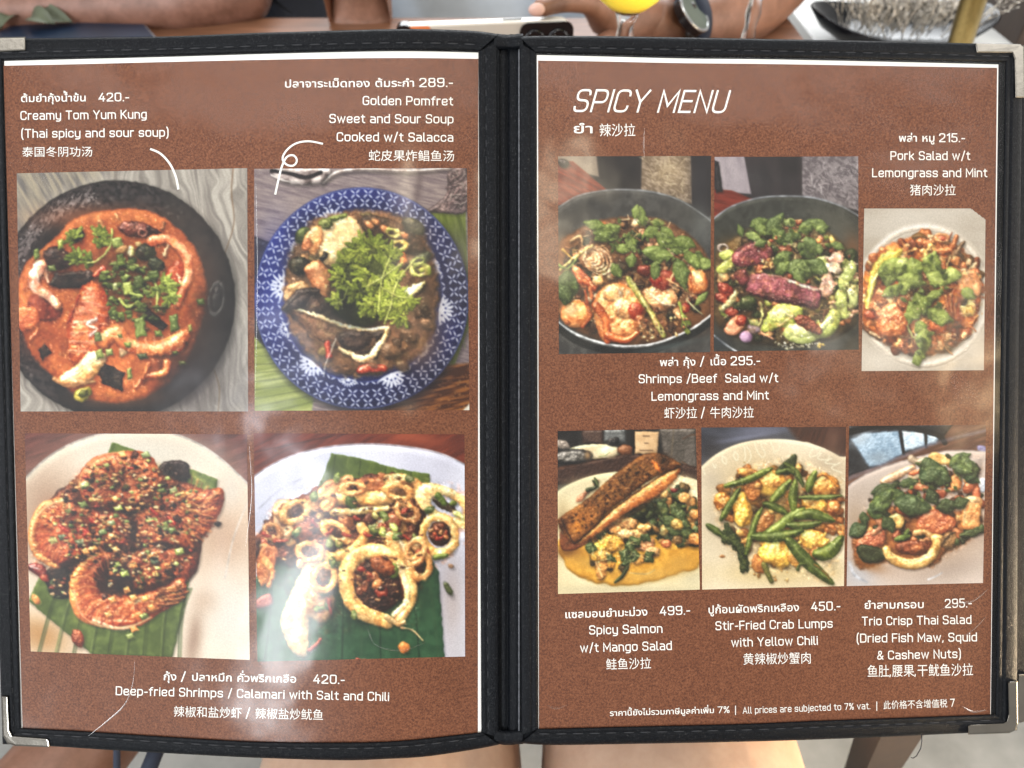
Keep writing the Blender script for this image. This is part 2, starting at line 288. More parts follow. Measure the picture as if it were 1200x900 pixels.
def pic_fish(p):
    p.bg('8d7f7a')
    p.tex(None,'9c8e88','75676a',40,5,12,4,2.2)
    p.G([(40,270),(130,300),(100,640),(40,640)],'231f24','15141a',sm=False,R=20,sh=0)
    p.tex([(40,590),(90,640),(250,760),(240,860),(40,860)],'7d944c','a9b670',300,9,-12,3,2.6,soft=4)
    for i in range(9): p.S([(45,640+i*28),(150,640+i*25),(250,655+i*20)],1.5,1.2,'5c7238',al=.7,**FL)
    p.tex([(600,190),(745,180),(760,560),(700,720),(600,720)],'7f9a48','57762c',220,12,72,3,2.6,soft=4)
    for i in range(6): p.S([(640+i*24,180),(660+i*20,420),(690+i*18,640)],1.2,1.2,'a7bb74',al=.6,**FL)
    p.tex([(480,770),(600,700),(770,690),(770,860),(480,860)],'96602f','4a2815',70,8,-12,4,3.4,soft=6)
    p.speck([(560,780),(760,720),(760,840),(560,840)],50,'c9935a',1.5,5,.6)
    p.G([(690,60),(752,48),(752,190),(640,195),(600,200),(680,140)],'6b5a56','3f3434',R=14,bs=9,bump=1,sh=.3); p.scat([(690,60),(752,60),(752,180),(680,170)],40,['b5a79c','5a4646','8c6f6c'],5,14,asp=.4,kind='S',spec=.1)
    p.soft(590,120,14,90,8,'5c4d50',.7); p.soft(220,190,160,30,20,'a5968d',.5)
    p.S([(280,95),(330,62),(420,52),(560,58),(700,48)],6,3,'cfc4ba','8d7f78',sh=.4,so=(0,10)); p.G([(105,50),(200,46),(300,52),(275,98),(190,104),(130,88)],'a59a94','3f3533',R=14,spec=.7,bump=0); p.S([(110,58),(160,64),(220,80),(270,64)],7,7,'241e1e',**FL); p.S([(108,72),(150,90),(200,96)],2.5,2,'efe6dc',**FL); p.S([(130,55),(190,62)],2,2,'e0d4c8',**FL)
    cx,cy,rx,ry=405,477,352,364
    p.E(cx,cy,rx,ry,0,'171d4e','12173c',R=40,warp=0,sh=.7,so=(6,14),ss=16,bump=0,spec=.05,amb=.75,mot=120)
    p.O(cx,cy,rx-3,ry-3,0,2.2,'7e88b8',al=.8,**FL)
    p.soft(560,760,140,70,-25,'15183f',.6); p.soft(120,420,60,170,0,'33429a',.5); p.soft(720,400,40,160,0,'141638',.6)
    w='dfe3ee'
    for k,(f,n) in enumerate(((.945,50),(.862,47),(.79,45))):
        for i in range(n):
            a=(i+(k%2)*.5)/n*6.2832; x,y=cx+rx*f*math.cos(a),cy+ry*f*math.sin(a)
            for d in ((.85,-.85,2.29,-2.29) if k<2 else (2.29,-2.29)):
                t=a+d; l=7.6; ox,oy=math.cos(t)*11,math.sin(t)*11
                p.S([(x+ox-math.cos(t)*l,y+oy-math.sin(t)*l),(x+ox,y+oy),(x+ox+math.cos(t)*l,y+oy+math.sin(t)*l)],.3,.3,w,w,mid=2.7,al=.9,**FL)
            if k<2: p.E(x+math.cos(a)*15,y+math.sin(a)*15,2,2,0,w,w,al=.4,**FL)
    p.O(cx,cy,rx*.755,ry*.755,0,2,'6c78b4',al=.6,**FL)
    def flower(x,y,r,a):
        for i in range(9):
            t=math.radians(a-80+i*20); p.S([(x,y),(x+math.cos(t)*r*.6,y+math.sin(t)*r*.6),(x+math.cos(t)*r,y+math.sin(t)*r)],1,1,w,w,mid=r*.11,al=.9,**FL)
        for i in range(4):
            t=math.radians(a-60+i*40); p.E(x+math.cos(t)*r*.45,y+math.sin(t)*r*.45,3,3,0,'27306f',**FL)
    def curl(x,y,r,a):
        p.S([(x+r*math.cos(math.radians(a+i*40)),y+r*math.sin(math.radians(a+i*40))) for i in range(6)],1.5,1,w,mid=3.5,al=.85,**FL)
    for i in range(12):
        a=i*30+8; x,y=cx+258*math.cos(math.radians(a)),cy+268*math.sin(math.radians(a))
        if i%2==0: flower(x,y,46,a)
        else:
            flower(x-8,y,26,a); curl(x+math.sin(math.radians(a))*26,y-math.cos(math.radians(a))*26,12,a); curl(x-math.sin(math.radians(a))*28,y+math.cos(math.radians(a))*28,11,a+180)
    # scalloped inner food area
    p.G([(185,300),(240,225),(330,195),(440,190),(540,215),(610,270),(650,370),(655,480),(640,580),(590,660),(500,715),(400,735),(300,715),(220,650),(165,560),(150,470),(160,380)],'7d5c42','553c28',R=40,sh=0,bump=.3,bs=16,spec=.12,amb=.68,soft=8,mot=60,warp=6)
    p.soft(300,600,90,60,0,'6d5340',.8); p.soft(600,520,55,170,0,'5a4638',.8); p.soft(500,250,120,40,10,'6a4a35',.6); p.soft(560,620,90,70,0,'7c5a44',.8); p.soft(200,400,40,100,0,'7c6048',.6); p.soft(230,370,60,60,0,'26221a',.6)
    p.scat([(180,330),(250,230),(450,200),(600,270),(640,470),(600,640),(450,710),(250,650),(160,470)],70,['8a6242','5c4028','3a2b1e','a5764a','4c3c2a','6a5a34'],10,28,spec=.25,al=.8)
    p.G([(415,205),(520,225),(600,290),(610,330),(540,330),(470,280),(410,260)],'4a3526','2c2018',R=20,al=.8)
    for x,y,r in ((430,235,20),(480,250,18),(545,270,17),(450,225,15)): p.E(x,y,r,r*.6,30,'b8784c','8a5230',spec=.4)
    p.O(505,262,20,13,15,5,'cbb878','7c7a3c'); p.O(528,303,24,14,0,5,'d1b46a','9a8a3c'); p.E(540,345,15,24,-15,'d08850','a85c30',spec=.5); p.E(575,240,40,24,30,'3c3a24','201d14')
    p.E(335,292,82,90,0,'cfb488','bda070',R=26,spec=.15,bump=.15,sh=.6); p.O(345,270,40,44,10,3,'dcc59c',sh=0,al=.6); p.S([(270,232),(300,218),(350,205)],9,7,'5d6e30'); p.E(290,232,22,16,20,'4c5f28','2d3b18',spec=.4); p.O(286,234,10,8,0,3,'94a05a'); p.E(212,268,22,30,40,'3e4d24','222c14')
    p.G([(230,255),(262,238),(280,270),(250,335),(225,315),(215,280)],'d6a06c','bb7a48',spec=.4,R=18); p.E(225,300,16,24,20,'b46a40'); p.E(200,370,34,30,0,'2c2a1c','191810'); p.G([(262,350),(282,322),(300,330),(280,355)],'1c1a16',sm=False)
    p.G([(215,380),(265,350),(300,400),(295,480),(255,490),(240,430)],'b3794f','8c5230',R=26,spec=.35,bs=12); p.G([(160,440),(215,420),(235,460),(180,490),(150,480)],'a08058','785634')
    # the fish: dark skin between pale cut edges
    p.G([(150,505),(195,470),(250,452),(330,515),(420,565),(490,578),(480,610),(430,680),(340,648),(240,590),(185,545)],'46342a','241b17',R=40,spec=.35,bs=12,sh=.6)
    p.G([(185,520),(300,556),(430,590),(440,640),(340,645),(240,600)],'7a5c44','5d4230',R=30,spec=.2,sh=0,soft=6); p.G([(330,590),(420,585),(440,610),(400,650),(340,640)],'3a2a22','241a16',sh=0,soft=6,R=20)
    p.S([(185,515),(250,530),(330,562),(420,580),(492,572)],4,5,'ddc7a2','c0a078',mid=7,spec=.3); p.S([(490,578),(470,620),(425,675),(375,665),(330,640)],6,4,'d6c096','b59468',mid=11,spec=.3)
    p.S([(150,510),(200,465),(260,455)],8,10,'2b221d',mid=16); p.E(200,490,40,20,-30,'332721','1d1714',spec=.3)
    p.S([(293,625),(296,645),(296,668)],9,8,'c22f22','8f1f18',spec=.6); p.S([(398,714),(430,706),(478,708)],9,10,'cf3424','a02418',mid=14,spec=.6)
    for x,y,r in ((500,650,34),(540,700,24),(560,600,30),(440,690,22),(620,560,24)): p.E(x,y,r,r*.7,20,'7d6148','5c4632',al=.7,soft=4)
    p.E(600,345,16,34,65,'39412a','20251a'); p.O(598,383,26,17,0,7,'b9bf6c','7c8c34',spec=.4); p.E(600,383,14,9,0,'d4d88a','8ca040'); p.O(590,355,20,11,-10,4,'6d7c3c')
    p.G([(512,462),(545,445),(608,422),(606,440),(560,478),(516,492)],'e3d6a4','c0b070',R=14,spec=.3)
    food=[(160,330),(250,215),(420,180),(560,210),(640,320),(662,480),(600,670),(420,745),(250,690),(150,500)]; p.mess(food,3.4,18,.4,.5,warm=('b87a4c','6a4e36'))
    # coriander bunch
    p.G([(335,420),(350,320),(420,285),(500,300),(520,380),(500,470),(440,560),(370,560),(310,510)],'39441f','20280f',R=40,sh=.6,bs=10,soft=5); p.soft(355,500,70,80,0,'141710',.85); p.soft(340,400,40,80,0,'20260f',.5)
    for x,y,a,z in ((400,320,250,60),(360,360,220,52),(450,310,290,58),(350,420,180,48),(420,370,200,60),(470,360,330,56),(390,450,150,50),(500,340,300,48)): p.herb(x,y,z,a,'74863a','4d6326',n=6)
    for x,y,a,z in ((460,430,170,62),(430,400,140,56),(480,450,30,66),(460,480,90,66),(520,470,20,56),(500,500,90,60),(440,500,120,54),(340,400,190,44),(330,480,150,42),(550,490,50,46),(500,410,340,50),(530,540,100,40),(395,320,60,44)): p.herb(x,y,z,a,'94a24a','6c8334',n=6)
    for q in ([(420,440),(470,410),(540,360)],[(460,520),(470,420),(500,340)],[(505,470),(530,410),(580,350)],[(480,560),(505,480),(490,420)],[(470,440),(520,470),(560,475)]): p.S(q,2.5,2,'bcc868',sh=.3,so=(1,2),ss=3)
    p.S([(310,500),(345,480),(360,440)],2,2,'6c7c3c'); p.S([(320,610),(300,660),(285,700),(280,735)],2,1.5,'e0e0d0',al=.8,sh=0)
    p.speck([(180,330),(260,220),(560,240),(640,450),(560,680),(260,660)],60,'f2e6cc',1,2.2,.6)
    p.G([(735,848),(762,820),(766,852)],'d9d4c4','d9d4c4',sm=False,**FL)
    p.mess(food,2,9,.3,.3,chroma=.05)
def chop(p,poly,n=60,dark='2a1510'):
    p.scat(poly,int(n*.4),[dark,'3c1d12','1c1210'],6,14,spec=.35)
    p.scat(poly,n,['b5622f','cf8a50','8c4322','c47440','6c2c18','dba46c','94291c'],5,12,asp=.6,kind='G',spec=.4)
    p.scat(poly,int(n*.3),['5d7c36','86a04c','38572a','a9b964'],6,11,asp=.7,kind='G',spec=.3)
    p.speck(poly,int(n*.5),'f6dcb4',1,2.2,.7)
def pic_prawn(p):
    p.bg('5d3029'); p.tex(None,'6e3a32','4a2621',60,10,-20,4,2.2)
    pl=[(20,250),(57,215),(140,140),(230,90),(330,60),(450,52),(560,55),(660,90),(750,150),(838,232),(900,330),(900,900),(20,900)]
    p.G(pl,'c7b8a6','b8a793',R=30,warp=0,sh=.5,bump=0,spec=0,amb=.72,mot=200)
    p.soft(500,120,260,80,5,'d3ccbd',.9); p.soft(150,300,130,160,-30,'a98d76',.9); p.soft(100,430,50,110,0,'a07f66',.6); p.soft(760,430,120,140,10,'b6957b',.8); p.soft(780,250,50,70,0,'cfc6b8',.7)
    p.soft(790,700,120,150,0,'d9d2c6',.95); p.soft(110,760,110,70,20,'b68a58',.95); p.soft(650,780,30,110,8,'8a6c58',.7); p.soft(690,640,50,50,0,'bda38c',.6)
    p.S([(60,212),(140,138),(230,88),(330,58),(450,50),(560,53),(660,88),(750,148),(838,230)],3,3,'e6e0d4',al=.9,**FL)
    p.S([(838,300),(790,420),(760,560)],3,4,'e9e4da',al=.5,**FL)
    lf=dict(R=10,bump=.2,bs=30,spec=.08,amb=.7)
    for q in ([(366,86),(455,118),(470,170),(340,150)],[(540,165),(640,180),(735,216),(728,255),(600,260)],[(70,640),(110,560),(240,560),(420,620),(640,540),(610,700),(574,842),(300,832)]):
        p.G(q,'52793a','3b5f2a',sm=False,**lf)
    for a,b in (((380,100),(350,150)),((420,112),(400,160)),((600,190),(585,250)),((650,195),(630,260)),((690,215),(672,250))): p.S([a,b],2,2,'7d9c58',al=.8,**FL)
    for i in range(9):
        x=110+i*58; p.S([(x+60,600),(x+30,690),(x-10+i*4,840)],3,2.2,'86a862' if i%2 else '2c4a22',al=.7,**FL); p.S([(x+68,600),(x+38,690),(x-2+i*4,840)],5,4,'2f4e24',al=.45,**FL)
    p.G([(150,290),(190,245),(240,255),(246,290),(200,300)],'2d1714','170d0c',spec=.4); p.G([(540,160),(600,150),(635,170),(625,225),(560,240),(520,210)],'1f1513','120c0b',spec=.35,bs=8); p.G([(140,530),(220,520),(230,620),(160,630),(130,570)],'1d1410','120d0b',spec=.3)
    p.G([(130,320),(280,180),(420,140),(540,200),(700,270),(680,420),(640,560),(420,640),(260,560),(120,470)],'5a2a18','35180f',R=20,bump=1.5)
    # prawn bodies
    p.G([(255,190),(300,140),(380,120),(470,118),(520,160),(530,230),(480,290),(380,310),(280,300),(245,250)],'b35a34','8a3a20',R=40,spec=.4,bs=14,bump=.9)
    p.G([(430,320),(470,250),(580,245),(690,250),(750,250),(752,310),(720,370),(680,420),(580,470),(470,440)],'b5512d','7c2f1a',R=44,spec=.45,bs=14,bump=.9)
    for i in range(9): p.S([(600+i*4,270+i*17),(680,285+i*15),(745-i*8,265+i*17)],5,3,['d9804c','a8451f','c4683a'][i%3],sh=.35,spec=.35)
    p.G([(78,420),(95,350),(130,300),(200,285),(300,310),(400,330),(430,420),(380,470),(280,480),(200,520),(130,500)],'bf4a26','93301a',R=44,spec=.5,bs=16,bump=.8)
    p.S([(205,292),(130,305),(92,365),(84,430),(115,490),(170,520)],10,9,'dd9a5c','c97a44',mid=13,spec=.4,bump=1); p.soft(150,390,45,70,0,'d8593a',.5)
    p.G([(440,470),(560,440),(640,480),(660,530),(600,590),(480,620),(400,560)],'7c3018','4d1c10',R=40,spec=.4,bs=12)
    p.G([(228,600),(250,520),(310,475),(380,480),(430,560),(430,620),(520,600),(600,560),(625,590),(610,640),(540,680),(460,730),(360,735),(260,700)],'c2542c','95341a',R=40,spec=.5,bs=15,bump=.8)
    p.E(375,575,52,40,-20,'2a1712','170d0b',sh=.2,soft=6); p.E(330,560,60,70,0,'8c3c22','5d2314',sh=0,soft=10,al=.8)
    p.S([(320,480),(255,530),(232,610),(258,690),(330,722)],12,12,'d98c4e','c06a36',mid=20,spec=.4,bump=1); p.S([(260,690),(340,715),(440,715)],10,8,'d54e2a','b83a1e',mid=16,spec=.6); p.S([(300,710),(380,738),(430,735)],7,5,'e2b48e'); p.soft(275,620,22,70,0,'e05a34',.7)
    for i in range(7): p.S([(470+i*10,690-i*14),(540,660-i*10),(612,632-i*8)],7,4,['d8743e','a8421e','c65e30'][i%3],sh=.4,spec=.45)
    chop(p,[(260,170),(470,120),(540,200),(520,300),(330,310),(250,260)],80); chop(p,[(440,300),(560,250),(680,260),(640,400),(480,430)],60); chop(p,[(110,330),(300,310),(430,350),(440,460),(300,480),(180,500)],80)
    chop(p,[(430,480),(560,430),(650,490),(560,580),(450,600)],60); chop(p,[(290,480),(440,470),(420,620),(330,650),(300,560)],30)
    p.soft(400,370,70,60,0,'28140f',.55); p.soft(560,330,90,60,20,'2a140e',.45); p.soft(390,230,70,40,0,'3a1c14',.45); p.scat([(300,330),(470,330),(640,440),(560,520),(330,450)],60,['c77a44','dca46a','8f3a1e','e0b884'],6,14,kind='G',spec=.4)
    fd=[(85,480),(105,340),(170,270),(270,170),(400,120),(520,160),(640,180),(740,265),(700,400),(640,500),(620,630),(480,710),(280,700),(220,620),(110,560)]; p.mess(fd,5,17,.7,.8,warm=('d0622e','5a2a18'))
    gp=dict(flat=1,sh=0,soft=7,warp=3,al=.8)
    for g_,w0,w1 in (([(235,300),(330,322),(440,318),(480,280),(545,235)],8,11),([(190,520),(235,500),(300,468),(370,452),(440,462)],12,9),([(440,462),(540,440),(640,470),(670,430)],9,7),([(430,615),(520,590),(600,552)],13,8),([(430,320),(440,380),(440,460)],10,10)): p.S(g_,w0,w1,'1c0d0a','2a120c',mid=(w0+w1)/2*1.3,**gp)
    p.G([(300,560),(345,500),(410,510),(440,570),(430,618),(370,625),(320,610)],'1a0d0a','2e140d',flat=1,sh=0,soft=8,al=.85,warp=6); p.G([(190,350),(250,330),(300,360),(270,400),(215,400)],'3a160e','24100a',flat=1,sh=0,soft=9,al=.55,warp=6)
    for x,y in ((225,560),(228,610),(240,660),(275,700),(325,722),(390,725)): p.S([(x,y),(x+26,y-10 if y<690 else y-26),(x+46,y-14 if y<690 else y-44)],2.6,1.5,'8a2416',al=.7,sh=0,flat=1)
    for x,y in ((92,370),(86,415),(98,460),(130,500),(130,310)): p.S([(x,y),(x+24,y+3),(x+46,y+12)],2.6,1.5,'8f2a18',al=.65,sh=0,flat=1)
    p.soft(255,640,22,60,8,'e2603a',.55); p.soft(125,420,20,50,0,'dd5a36',.5); p.soft(330,690,60,14,12,'e56a48',.55)
    for x,y,l,t in ((590,600,60,-15),(600,615,56,-12),(585,632,60,-8),(560,650,60,-4),(690,290,70,8),(690,312,66,14),(680,335,66,20),(670,360,60,26),(650,385,60,30)):
        c_=math.radians(t); p.S([(x-l*.6*math.cos(c_),y-l*.6*math.sin(c_)),(x,y+4),(x+l*.6*math.cos(c_),y+l*.6*math.sin(c_))],3,1.6,p.r.choice(('d98048','c4622f','e0955c')),sh=.5,so=(1,4),ss=4)
    for x,y,c in ((385,316,'a8c060'),(262,305,'6d9150'),(215,325,'4d6e3c'),(330,400,'56784a'),(252,435,'8fae86'),(190,418,'46664a'),(498,362,'66944a'),(575,395,'5a8a4c'),(545,375,'7c9a52'),(380,515,'7fa44a'),(408,548,'97b85a'),(475,695,'5c7a3c'),(537,255,'38562e'),(578,252,'86a06a'),(600,468,'90ac5c'),(158,430,'b4be6e'),(512,500,'6a8a70'),(360,370,'74946a'),(480,130,'88a068'),(265,235,'8ea066'),(428,765,'94b060')):
        a=p.r.uniform(0,3); p.G([(x-17,y-8+a*3),(x+10,y-12),(x+18,y+6),(x-8,y+13)],c,sm=False,R=8,spec=.4,warp=2)
    for x,y in ((510,330),(265,395),(255,400),(570,360),(300,365),(196,390)): p.S([(x-10,y-10),(x,y),(x+12,y+8)],7,6,'c4251c','8f1814',spec=.6)
    for x,y in ((375,462),(270,470),(425,320),(480,635),(440,630),(365,640),(350,690),(415,606),(400,130),(375,285),(300,460),(440,740),(500,665),(440,520),(610,270)): p.G([(x-16,y-6),(x+6,y-14),(x+18,y+4),(x-4,y+12)],'dd9c5e','c07a40',sm=False,R=9,spec=.4,warp=2)
    p.G([(70,515),(110,512),(135,535),(140,575),(110,555),(75,535)],'7a1d18','3a1010',spec=.7); p.E(128,560,14,12,30,'c03a2a',spec=.6); p.S([(80,522),(110,530)],3,3,'e9d6cc',al=.8,**FL); p.E(98,638,22,12,50,'d49a5c','a8693a'); p.E(245,772,20,34,-20,'8f3c20','5a2412',bs=7,bump=1.2,spec=.5); p.scat([(140,570),(200,560),(200,630),(150,630)],16,['3f5c36','8fae6c','c8946a','6d2a1c'],6,12,kind='G',spec=.4); p.E(735,372,12,10,0,'1a100e')
    p.scat([(120,330),(300,150),(480,140),(700,280),(640,560),(420,620),(270,560)],130,['d39a62','a85a30','e0bc8a','7d3a20','c46a3a','4a2016'],4,12,asp=.55,kind='G',spec=.4); p.mess(fd,2.6,9,.35,.5,chroma=.08)
    # shell segments, curled edges and loose crumbs of garlic and chilli
    def arcs(cx,cy,r0,r1,a0,a1,n,c,d):
        for k in range(n):
            t=math.radians(a0+(a1-a0)*k/(n-1)); u=math.radians(a0+(a1-a0)*(k+.5)/(n-1))
            for tt,cc,w,al in ((t,d,3,.6),(u,c,5,.45)): p.S([(cx+r0*math.cos(tt),cy+r0*math.sin(tt)),(cx+(r0+r1)/2*math.cos(tt+.10),cy+(r0+r1)/2*math.sin(tt+.10)),(cx+r1*math.cos(tt),cy+r1*math.sin(tt))],w*.5,w,cc,al=al,sh=0,soft=3,warp=1)
    arcs(385,590,75,150,95,235,9,'f08a58','7a2212'); arcs(215,400,60,128,110,260,9,'ee8450','7a2212'); arcs(395,225,40,88,150,300,8,'e88a54','6a2012'); arcs(600,330,50,130,-70,60,8,'e6844c','6a2012')
    p.S([(232,610),(262,695),(345,735),(440,728),(500,700)],5,5,'f0a878',al=.6,sh=0,soft=3); p.S([(82,430),(92,365),(140,308),(210,290)],5,5,'f2b680',al=.6,sh=0,soft=3); p.S([(250,250),(262,190),(320,138),(400,122)],4,4,'eaa06c',al=.55,sh=0,soft=3)
    hp=[(130,330),(260,190),(400,130),(520,190),(690,270),(660,400),(640,500),(520,590),(400,560),(300,520),(170,480)]
    p.scat(hp,110,['dca468','c98a50','e6bc86','b5703c','d2955c'],5,13,asp=.6,kind='G',spec=.35); p.scat(hp,42,['1c1310','2c1812','241a12'],6,15,asp=.6,kind='G'); p.scat(hp,34,['6f9150','8fae62','547a3e','a8bf70'],6,12,asp=.7,kind='G',spec=.35); p.scat(hp,18,['b52a1c','9c2418','c43c26'],6,13,asp=.45,kind='G',spec=.5)
    p.mess(fd,1.6,9,.25,.4,chroma=.02)

def pic_squid(p):
    p.bg('6d3426'); p.tex(None,'7d3c2a','592a20',90,9,-28,4,2.2); p.S([(60,120),(400,52),(500,52)],2,2,'3a1a14',al=.6,**FL); p.soft(620,70,110,30,10,'a8583c',.7)
    pl=[(20,260),(55,208),(150,150),(280,110),(420,95),(560,100),(700,125),(800,170),(900,250),(900,900),(20,900)]
    p.G(pl,'b4b5c0','a4a5b2',R=26,warp=0,sh=.5,bump=0,spec=0,amb=.72,mot=220); p.S([(52,206),(150,148),(280,108),(420,93),(560,98),(700,123),(800,168)],3,3,'d8d8e2',al=.9,**FL)
    p.S([(60,330),(150,250),(260,200),(330,190)],3,3,'cdcdd8',al=.6,**FL); p.soft(750,650,50,200,0,'b3a49c',.7); p.soft(770,800,40,60,0,'c8c4c8',.8); p.soft(90,440,50,80,0,'a8a9b4',.7)
    lf=dict(R=10,bump=.2,bs=30,spec=.06,amb=.7)
    p.G([(326,124),(450,148),(560,180),(668,198),(672,260),(500,280),(270,270)],'4a7434','386029',sm=False,**lf)
    for i in range(8): p.S([(340+i*44,132+i*10),(322+i*46,255)],2.5,2,'769a52' if i%2 else '2e5222',al=.75,**FL)
    p.G([(60,560),(150,470),(640,420),(700,540),(722,850),(60,862)],'24583c','194530',sm=False,**lf)
    for i in range(10): p.S([(120+i*60,520),(110+i*64,700),(90+i*68,860)],3,3,'3f7a55' if i%2 else '123a28',al=.6,**FL)
    p.soft(430,560,200,140,0,'20120e',.7)
    base=[(60,440),(130,330),(260,250),(400,210),(560,200),(660,250),(640,420),(640,560),(560,640),(420,640),(300,560),(200,520),(100,500)]
    p.G(base,'5d3020','2f180f',R=30,sh=.5,bs=12,bump=1.2,warp=8,ws=30)
    p.scat(base,110,['b5814f','a05c34','7d4228','cfa06a','5a2f20','8f3a26','6a7a40'],10,28,spec=.45)
    # rings and pieces of squid
    Q=dict(spec=.35,bump=.5,bs=12)
    p.G([(270,280),(300,230),(390,200),(405,235),(370,260),(310,290)],'c59a68','94603a',**Q); p.G([(400,230),(440,210),(520,215),(530,255),(450,262)],'9c6038','6d3820',**Q)
    p.G([(512,205),(560,195),(620,210),(650,245),(630,270),(560,275),(520,250)],'c8a069','a0703f',R=20,**Q); p.E(552,240,22,18,20,'e3cfa0','c8a468',spec=.4); p.S([(575,225),(610,240),(590,262)],5,4,'7a4c2a')
    p.S([(285,345),(310,300),(380,280),(470,282),(530,278)],12,22,'d9b274','b58448',mid=24,**Q); p.S([(330,330),(420,328),(520,318)],14,10,'e6c88e','c39a5c',**Q); p.E(395,296,24,20,50,'3f6a34','2a4c22',spec=.3); p.E(470,300,26,10,10,'b8803f',sh=0,al=.7,soft=4)
    p.O(158,360,24,50,-10,12,'c8a27c','9c7550',**Q); p.S([(135,330),(160,300),(220,310),(260,290)],16,10,'b98c64','8a5434',**Q); p.E(230,385,38,50,10,'9c5530','6a3018',**Q); p.G([(60,470),(90,440),(140,470),(110,560),(75,590)],'b67a4c','8a4a2a',**Q); p.S([(90,500),(120,540),(105,590)],14,8,'c9935c','a36438',**Q)
    p.O(730,310,95,45,28,15,'dcc08a','b89158',**Q); p.E(720,305,46,16,30,'3a2a1a','1f1710',sh=.2); p.S([(700,272),(720,300)],11,9,'4a7c36'); p.E(770,340,24,11,30,'b8c07a','8a8c4a'); p.E(750,300,12,8,0,'53782f')
    p.O(702,412,56,64,-12,14,'d8b87e','b18448',**Q); p.E(704,408,38,44,-10,'4a2a1a','2a1710',sh=.2); p.scat(ell(704,410,34,40,12),14,['b23a24','8a5c34','5a2a18','c0784a'],7,14,spec=.5); p.S([(650,455),(665,485)],9,8,'c23222',spec=.5); p.S([(690,490),(730,480)],10,6,'4f6c30')
    p.S([(430,380),(440,420),(390,470),(330,490),(305,480)],17,15,'d3a265','ad7a40',mid=19,**Q); p.G([(500,410),(560,400),(600,450),(620,510),(590,520),(520,450)],'d6aa6c','a87a44',**Q); p.S([(560,420),(590,480)],8,6,'e9d0a0',spec=.3)
    p.E(480,590,88,96,-12,'3a2016','20110c',R=30,bs=10,bump=1.2,sh=.2); p.scat([(400,520),(480,480),(540,530),(545,620),(500,650),(420,620)],26,['7d4426','a8683c','5a2c18','2c1810','c08a58','9a3220'],9,22,spec=.5)
    p.G([(360,545),(380,490),(440,462),(510,462),(575,495),(612,555),(616,630),(580,700),(545,728),(480,712),(420,690),(375,640)],'00000','00000',al=0,sh=.5,flat=1) if False else None
    p.S([(520,715),(430,680),(385,620),(378,540),(420,480),(490,468),(560,500),(600,570),(602,640),(560,712)],24,16,'dcb679','bd8d50',mid=27,**Q); p.S([(560,520),(590,590),(585,650),(545,690)],13,10,'ead2a0','d3ad70',spec=.3,sh=0); p.S([(400,560),(400,620),(440,668)],5,4,'b9803f',al=.6,sh=0); p.S([(520,700),(560,722),(580,715)],11,7,'d9b47a',spec=.3)
    p.E(540,535,20,26,-20,'6f9c4a','4b7a34',spec=.3); p.E(505,520,50,30,30,'7d4426','4f2614',**Q); p.E(430,530,14,10,0,'c02f20',spec=.5)
    # pale tube under the glare, lower left
    p.G([(160,760),(150,700),(190,600),(230,520),(270,480),(300,540),(290,640),(250,700),(240,830),(190,820)],'cdb287','b09064',R=40,spec=.25,bump=.3,bs=20); p.E(285,640,50,80,0,'b8906a','94643f',al=.8,**Q); p.scat([(250,540),(320,540),(340,640),(280,700)],20,['6c9050','c08a5c','a83a2a','4d7a3c'],8,20,spec=.3)
    for x,y,rx,ry,an,w in ((200,330,46,30,-25,12),(340,400,44,26,30,11),(560,260,40,22,10,10),(640,520,30,40,10,11),(300,560,36,44,20,12)): p.O(x,y,rx,ry,an,w,'d0a46a','a87440',spec=.3,bs=10); p.E(x,y,rx-w,ry-w,an,'4a2818','2c170e',sh=0,al=.7,soft=4)
    for x,y,rx,ry,an,w in ((590,330,40,26,30,9),(300,300,34,24,-20,9),(120,400,30,22,40,8),(250,470,40,30,10,10),(620,470,30,44,20,9),(400,250,36,18,0,8)): p.O(x,y,rx,ry,an,w,'c99a62','96623a',spec=.35,bs=9)
    for x,y,l,a in ((268,372,14,60),(150,430,26,0),(320,400,16,-40),(380,410,14,20),(455,410,14,20),(585,325,14,-50),(415,352,12,20),(320,665,26,80),(268,795,34,-45),(430,848,18,0),(590,420,12,30),(735,600,20,60),(100,410,18,30),(705,420,12,-20)):
        b=math.radians(a); p.S([(x-l*.8*math.cos(b),y-l*.8*math.sin(b)),(x,y+3),(x+l*.8*math.cos(b),y+l*.8*math.sin(b))],7,4,'ab3626','84241c',spec=.4,R=6)
    for x,y,c in ((505,400,'93a850'),(545,385,'a8b862'),(350,440,'7d9a48'),(330,505,'4c7a34'),(556,415,'4c7c3c'),(510,345,'5a7c38'),(265,275,'4d7438'),(205,400,'4a8a5c'),(478,345,'9a8a4a'),(345,210,'7ca04a'),(405,690,'5c7a40'),(672,322,'3f5f30'),(600,215,'4c5c30'),(320,440,'7a9a58')):
        p.E(x,y,18,13,p.r.uniform(0,180),c,warp=3,spec=.35); p.E(x+2,y,8,5,0,'d5d8a8',sh=0,al=.4,soft=2)
    p.E(580,805,22,20,0,'cf8242','b06430'); p.S([(570,735),(610,745),(645,780)],3,2,'d8b080'); p.E(735,600,10,26,-30,'3a4a28'); p.E(745,520,9,6,30,'8a6a50'); p.G([(60,640),(110,615),(120,650),(70,670)],'8a4a3c','6a3430'); p.E(62,460,12,40,10,'3a2018')
    p.speck(base,110,'f3e2c2',1,2.6,.75)
    p.scat(base,90,['a9754a','c79662','3a1e16','7a4a2c','54301c'],5,14,asp=.5,kind='G',spec=.4,al=.85); p.mess([(40,430),(130,300),(300,200),(560,190),(820,250),(820,420),(660,560),(620,740),(420,740),(240,820),(140,800),(150,600),(50,600)],3,14,.5,.7,warm=('b8703c','5a3420'))
